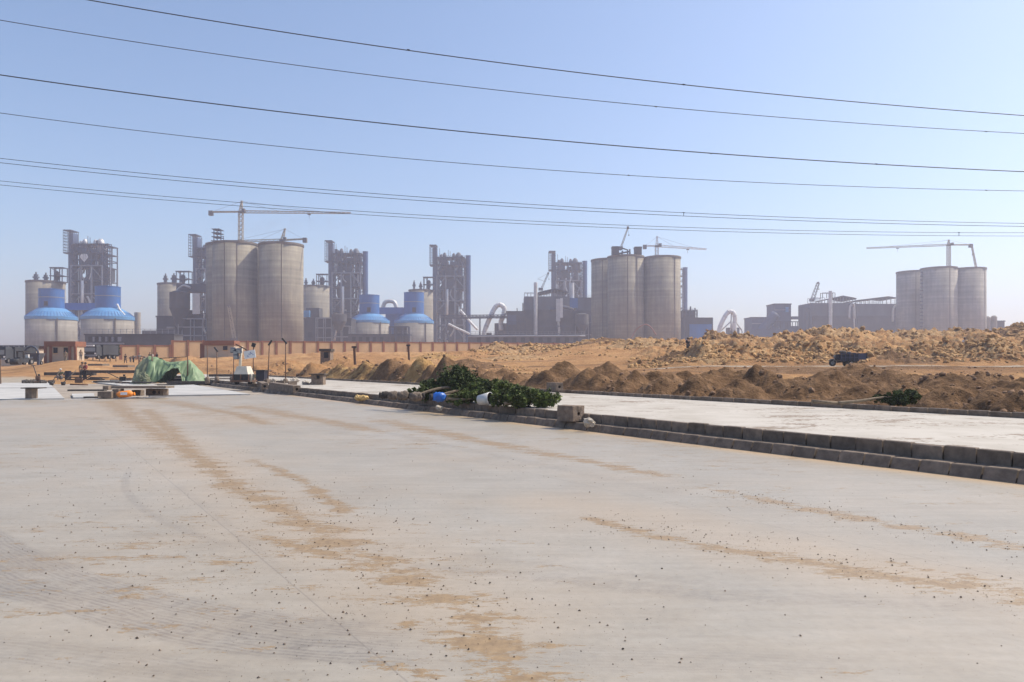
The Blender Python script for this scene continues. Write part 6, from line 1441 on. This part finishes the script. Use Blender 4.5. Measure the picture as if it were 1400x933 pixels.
for (pts, wd, n) in (([(160, 560), (300, 668), (420, 740), (560, 820), (640, 930)], 1.6, 2400), ([(985, 672), (1420, 755)], .5, 900), ([(800, 708), (1420, 820)], .7, 1200), ([(250, 600), (330, 700), (420, 760)], 2.4, 1400), ([(100, 640), (330, 760), (400, 900)], 2.4, 1300), ([(700, 640), (1100, 690)], 1.2, 260)):
    q = [gp(*p) for p in pts]
    for i in range(n):
        k = g.random() * (len(q) - 1); j = int(k); f = k - j
        X = q[j][0] + (q[j + 1][0] - q[j][0]) * f + g.gauss(0, wd * .5); Y = q[j][1] + (q[j + 1][1] - q[j][1]) * f + g.gauss(0, wd * .5)
        if Y < 3 or RN.x * X + RN.y * Y > 11.6: continue
        pebble(X, Y, .004 + .018 * g.random() ** 6)
for i in range(1600):
    Y = 3.2 + 14 * g.random() ** 1.5; X = g.uniform(-.75, .75) * Y
    if RN.x * X + RN.y * Y < 11.6: pebble(X, Y, .004 + .016 * g.random() ** 7)
tag(mb.build('grit', M['grit'], loc=(0, 0, 0)), 'dark grit and small pebbles strewn over the concrete road', None, None, 'stuff')
for i, (x, y, s) in enumerate(((112, 803, .03), (396, 717, .028), (591, 661, .03), (953, 777, .035), (905, 880, .035), (44, 603, .04), (1207, 908, .03), (740, 694, .03))):
    X, Y = gp(x, y)
    pass

# ------------------------------------------------------------------ overhead cables
def cable(label, pts, d0, d1, r):
    xs_ = np.array([p[0] for p in pts], float); ys_ = np.array([p[1] for p in pts], float)
    co = np.polyfit(xs_, ys_, 2); q = []
    for x in np.linspace(-420, 1800, 60):
        dd = 1 / (1 / d0 + (1 / d1 - 1 / d0) * x / 1400); q.append(P(x, float(np.polyval(co, x)), dd))
    mb = MB(); mb.tube(q, r, 6); o = mb.build('power_cable', M['cable']); return tag(o, label, 'cable', 'overhead power cables')
cable('topmost black power cable, leaving the top edge of the sky at the left', [(118, 0), (500, 60), (900, 113), (1400, 158)], 52, 64, .036)
cable('second power cable from the top, slightly paler than the topmost one', [(0, 28), (500, 101), (900, 147), (1400, 182.5)], 60, 72, .03)
cable('third power cable from the top, the thick one across the middle of the sky', [(0, 103), (500, 165), (900, 205.5), (1400, 234.6)], 56, 68, .042)
cable('fourth power cable from the top, thin, alone between the thick cable and the paired cables', [(0, 155), (500, 211), (900, 243.6), (1400, 261)], 66, 78, .028)
cable('upper cable of the upper close pair, well above the tall tower crane', [(0, 217), (500, 263), (900, 290.5), (1400, 305.4)], 70, 82, .026)
cable('lower cable of the upper close pair, well above the tall tower crane', [(0, 223), (500, 268), (900, 295), (1400, 309.5)], 70, 82, .026)
cable('upper cable of the lowest close pair, passing the head of the tall tower crane', [(0, 248), (500, 288), (900, 311.5), (1400, 318)], 78, 90, .025)
cable('lowest power cable of all, passing just under the head of the tall tower crane', [(0, 253.5), (500, 292.5), (900, 315.5), (1400, 322.5)], 78, 90, .025)
CB = [o for o in COL.objects if o.name.startswith('power_cable')]
for k, x, nm in ((0, 951, 'spacer'), (1, 880, 'spacer'), (2, 957, 'spacer'), (1, 1330, 'spacer'), (3, 860, 'spacer'), (3, 1330, 'spacer'), (4, 950, 'spacer'), (6, 1316, 'spacer'), (0, 560, 'spacer'), (2, 1200, 'spacer')):
    o = CB[k]; best = min(o.data.vertices, key=lambda v: abs(CX + F * (v.co.x + o.location.x) / (v.co.y + o.location.y) - x)); p = best.co + o.location
    mb = MB(); mb.bar(p + Vector((-.1, 0, .02)), p + Vector((.1, 0, -.01)), .07); mb.bar(p + Vector((0, 0, .04)), p + Vector((0, 0, -.36 if k in (4, 6) else -.07)), .045); mb.build(nm, M['iron'], o)

# ------------------------------------------------------------------ haze and smoke
def smoke(label, path, dens, col):
    mb = MB(); q = [P(x, y, d) for x, y, r, d in path]; mb.tube(smooth_path(q, 4), [float(v) for v in np.interp(np.arange((len(q) - 1) * 4 + 1) / 4, np.arange(len(q)), [px2m(r, d) for x, y, r, d in path])], 14)
    m, n, b = newmat('smoke'); n.nodes.remove(b); v = n.nodes.new('ShaderNodeVolumePrincipled'); v.inputs['Color'].default_value = (*col, 1); v.inputs['Anisotropy'].default_value = .2
    f = noise(n, .09, 4, .6); r = ramp(n, [(.42, 0.0), (.7, dens)]); n.links.new(f, r.inputs[0]); n.links.new(r.outputs[0], v.inputs['Density']); n.links.new(v.outputs[0], n.nodes['Material Output'].inputs['Volume'])
    o = mb.build('smoke', m); tag(o, label, None, None, 'stuff')
smoke('thin grey smoke drifting from the second tower', [(274, 333, .6, 590), (279, 322, 2.2, 592), (287, 313, 3.2, 596), (305, 309, 5, 600), (345, 313, 9, 605), (400, 308, 12, 610), (450, 306, 10, 615), (490, 303, .5, 615)], .016, (.3, .3, .36))
m, n, b = newmat('haze'); n.nodes.remove(b)
pv = n.nodes.new('ShaderNodeVolumePrincipled'); pv.inputs['Color'].default_value = (0.8, 0.82, 1.0, 1); pv.inputs['Density'].default_value = 0.0005; pv.inputs['Anisotropy'].default_value = 0.3
n.links.new(pv.outputs[0], n.nodes['Material Output'].inputs['Volume'])
mb = MB(); mb.bb(-2150, 2150, -60, 1560, -2.0, 130)
h = mb.build('haze', m, loc=(0, 0, 0)); h['kind'] = 'stuff'
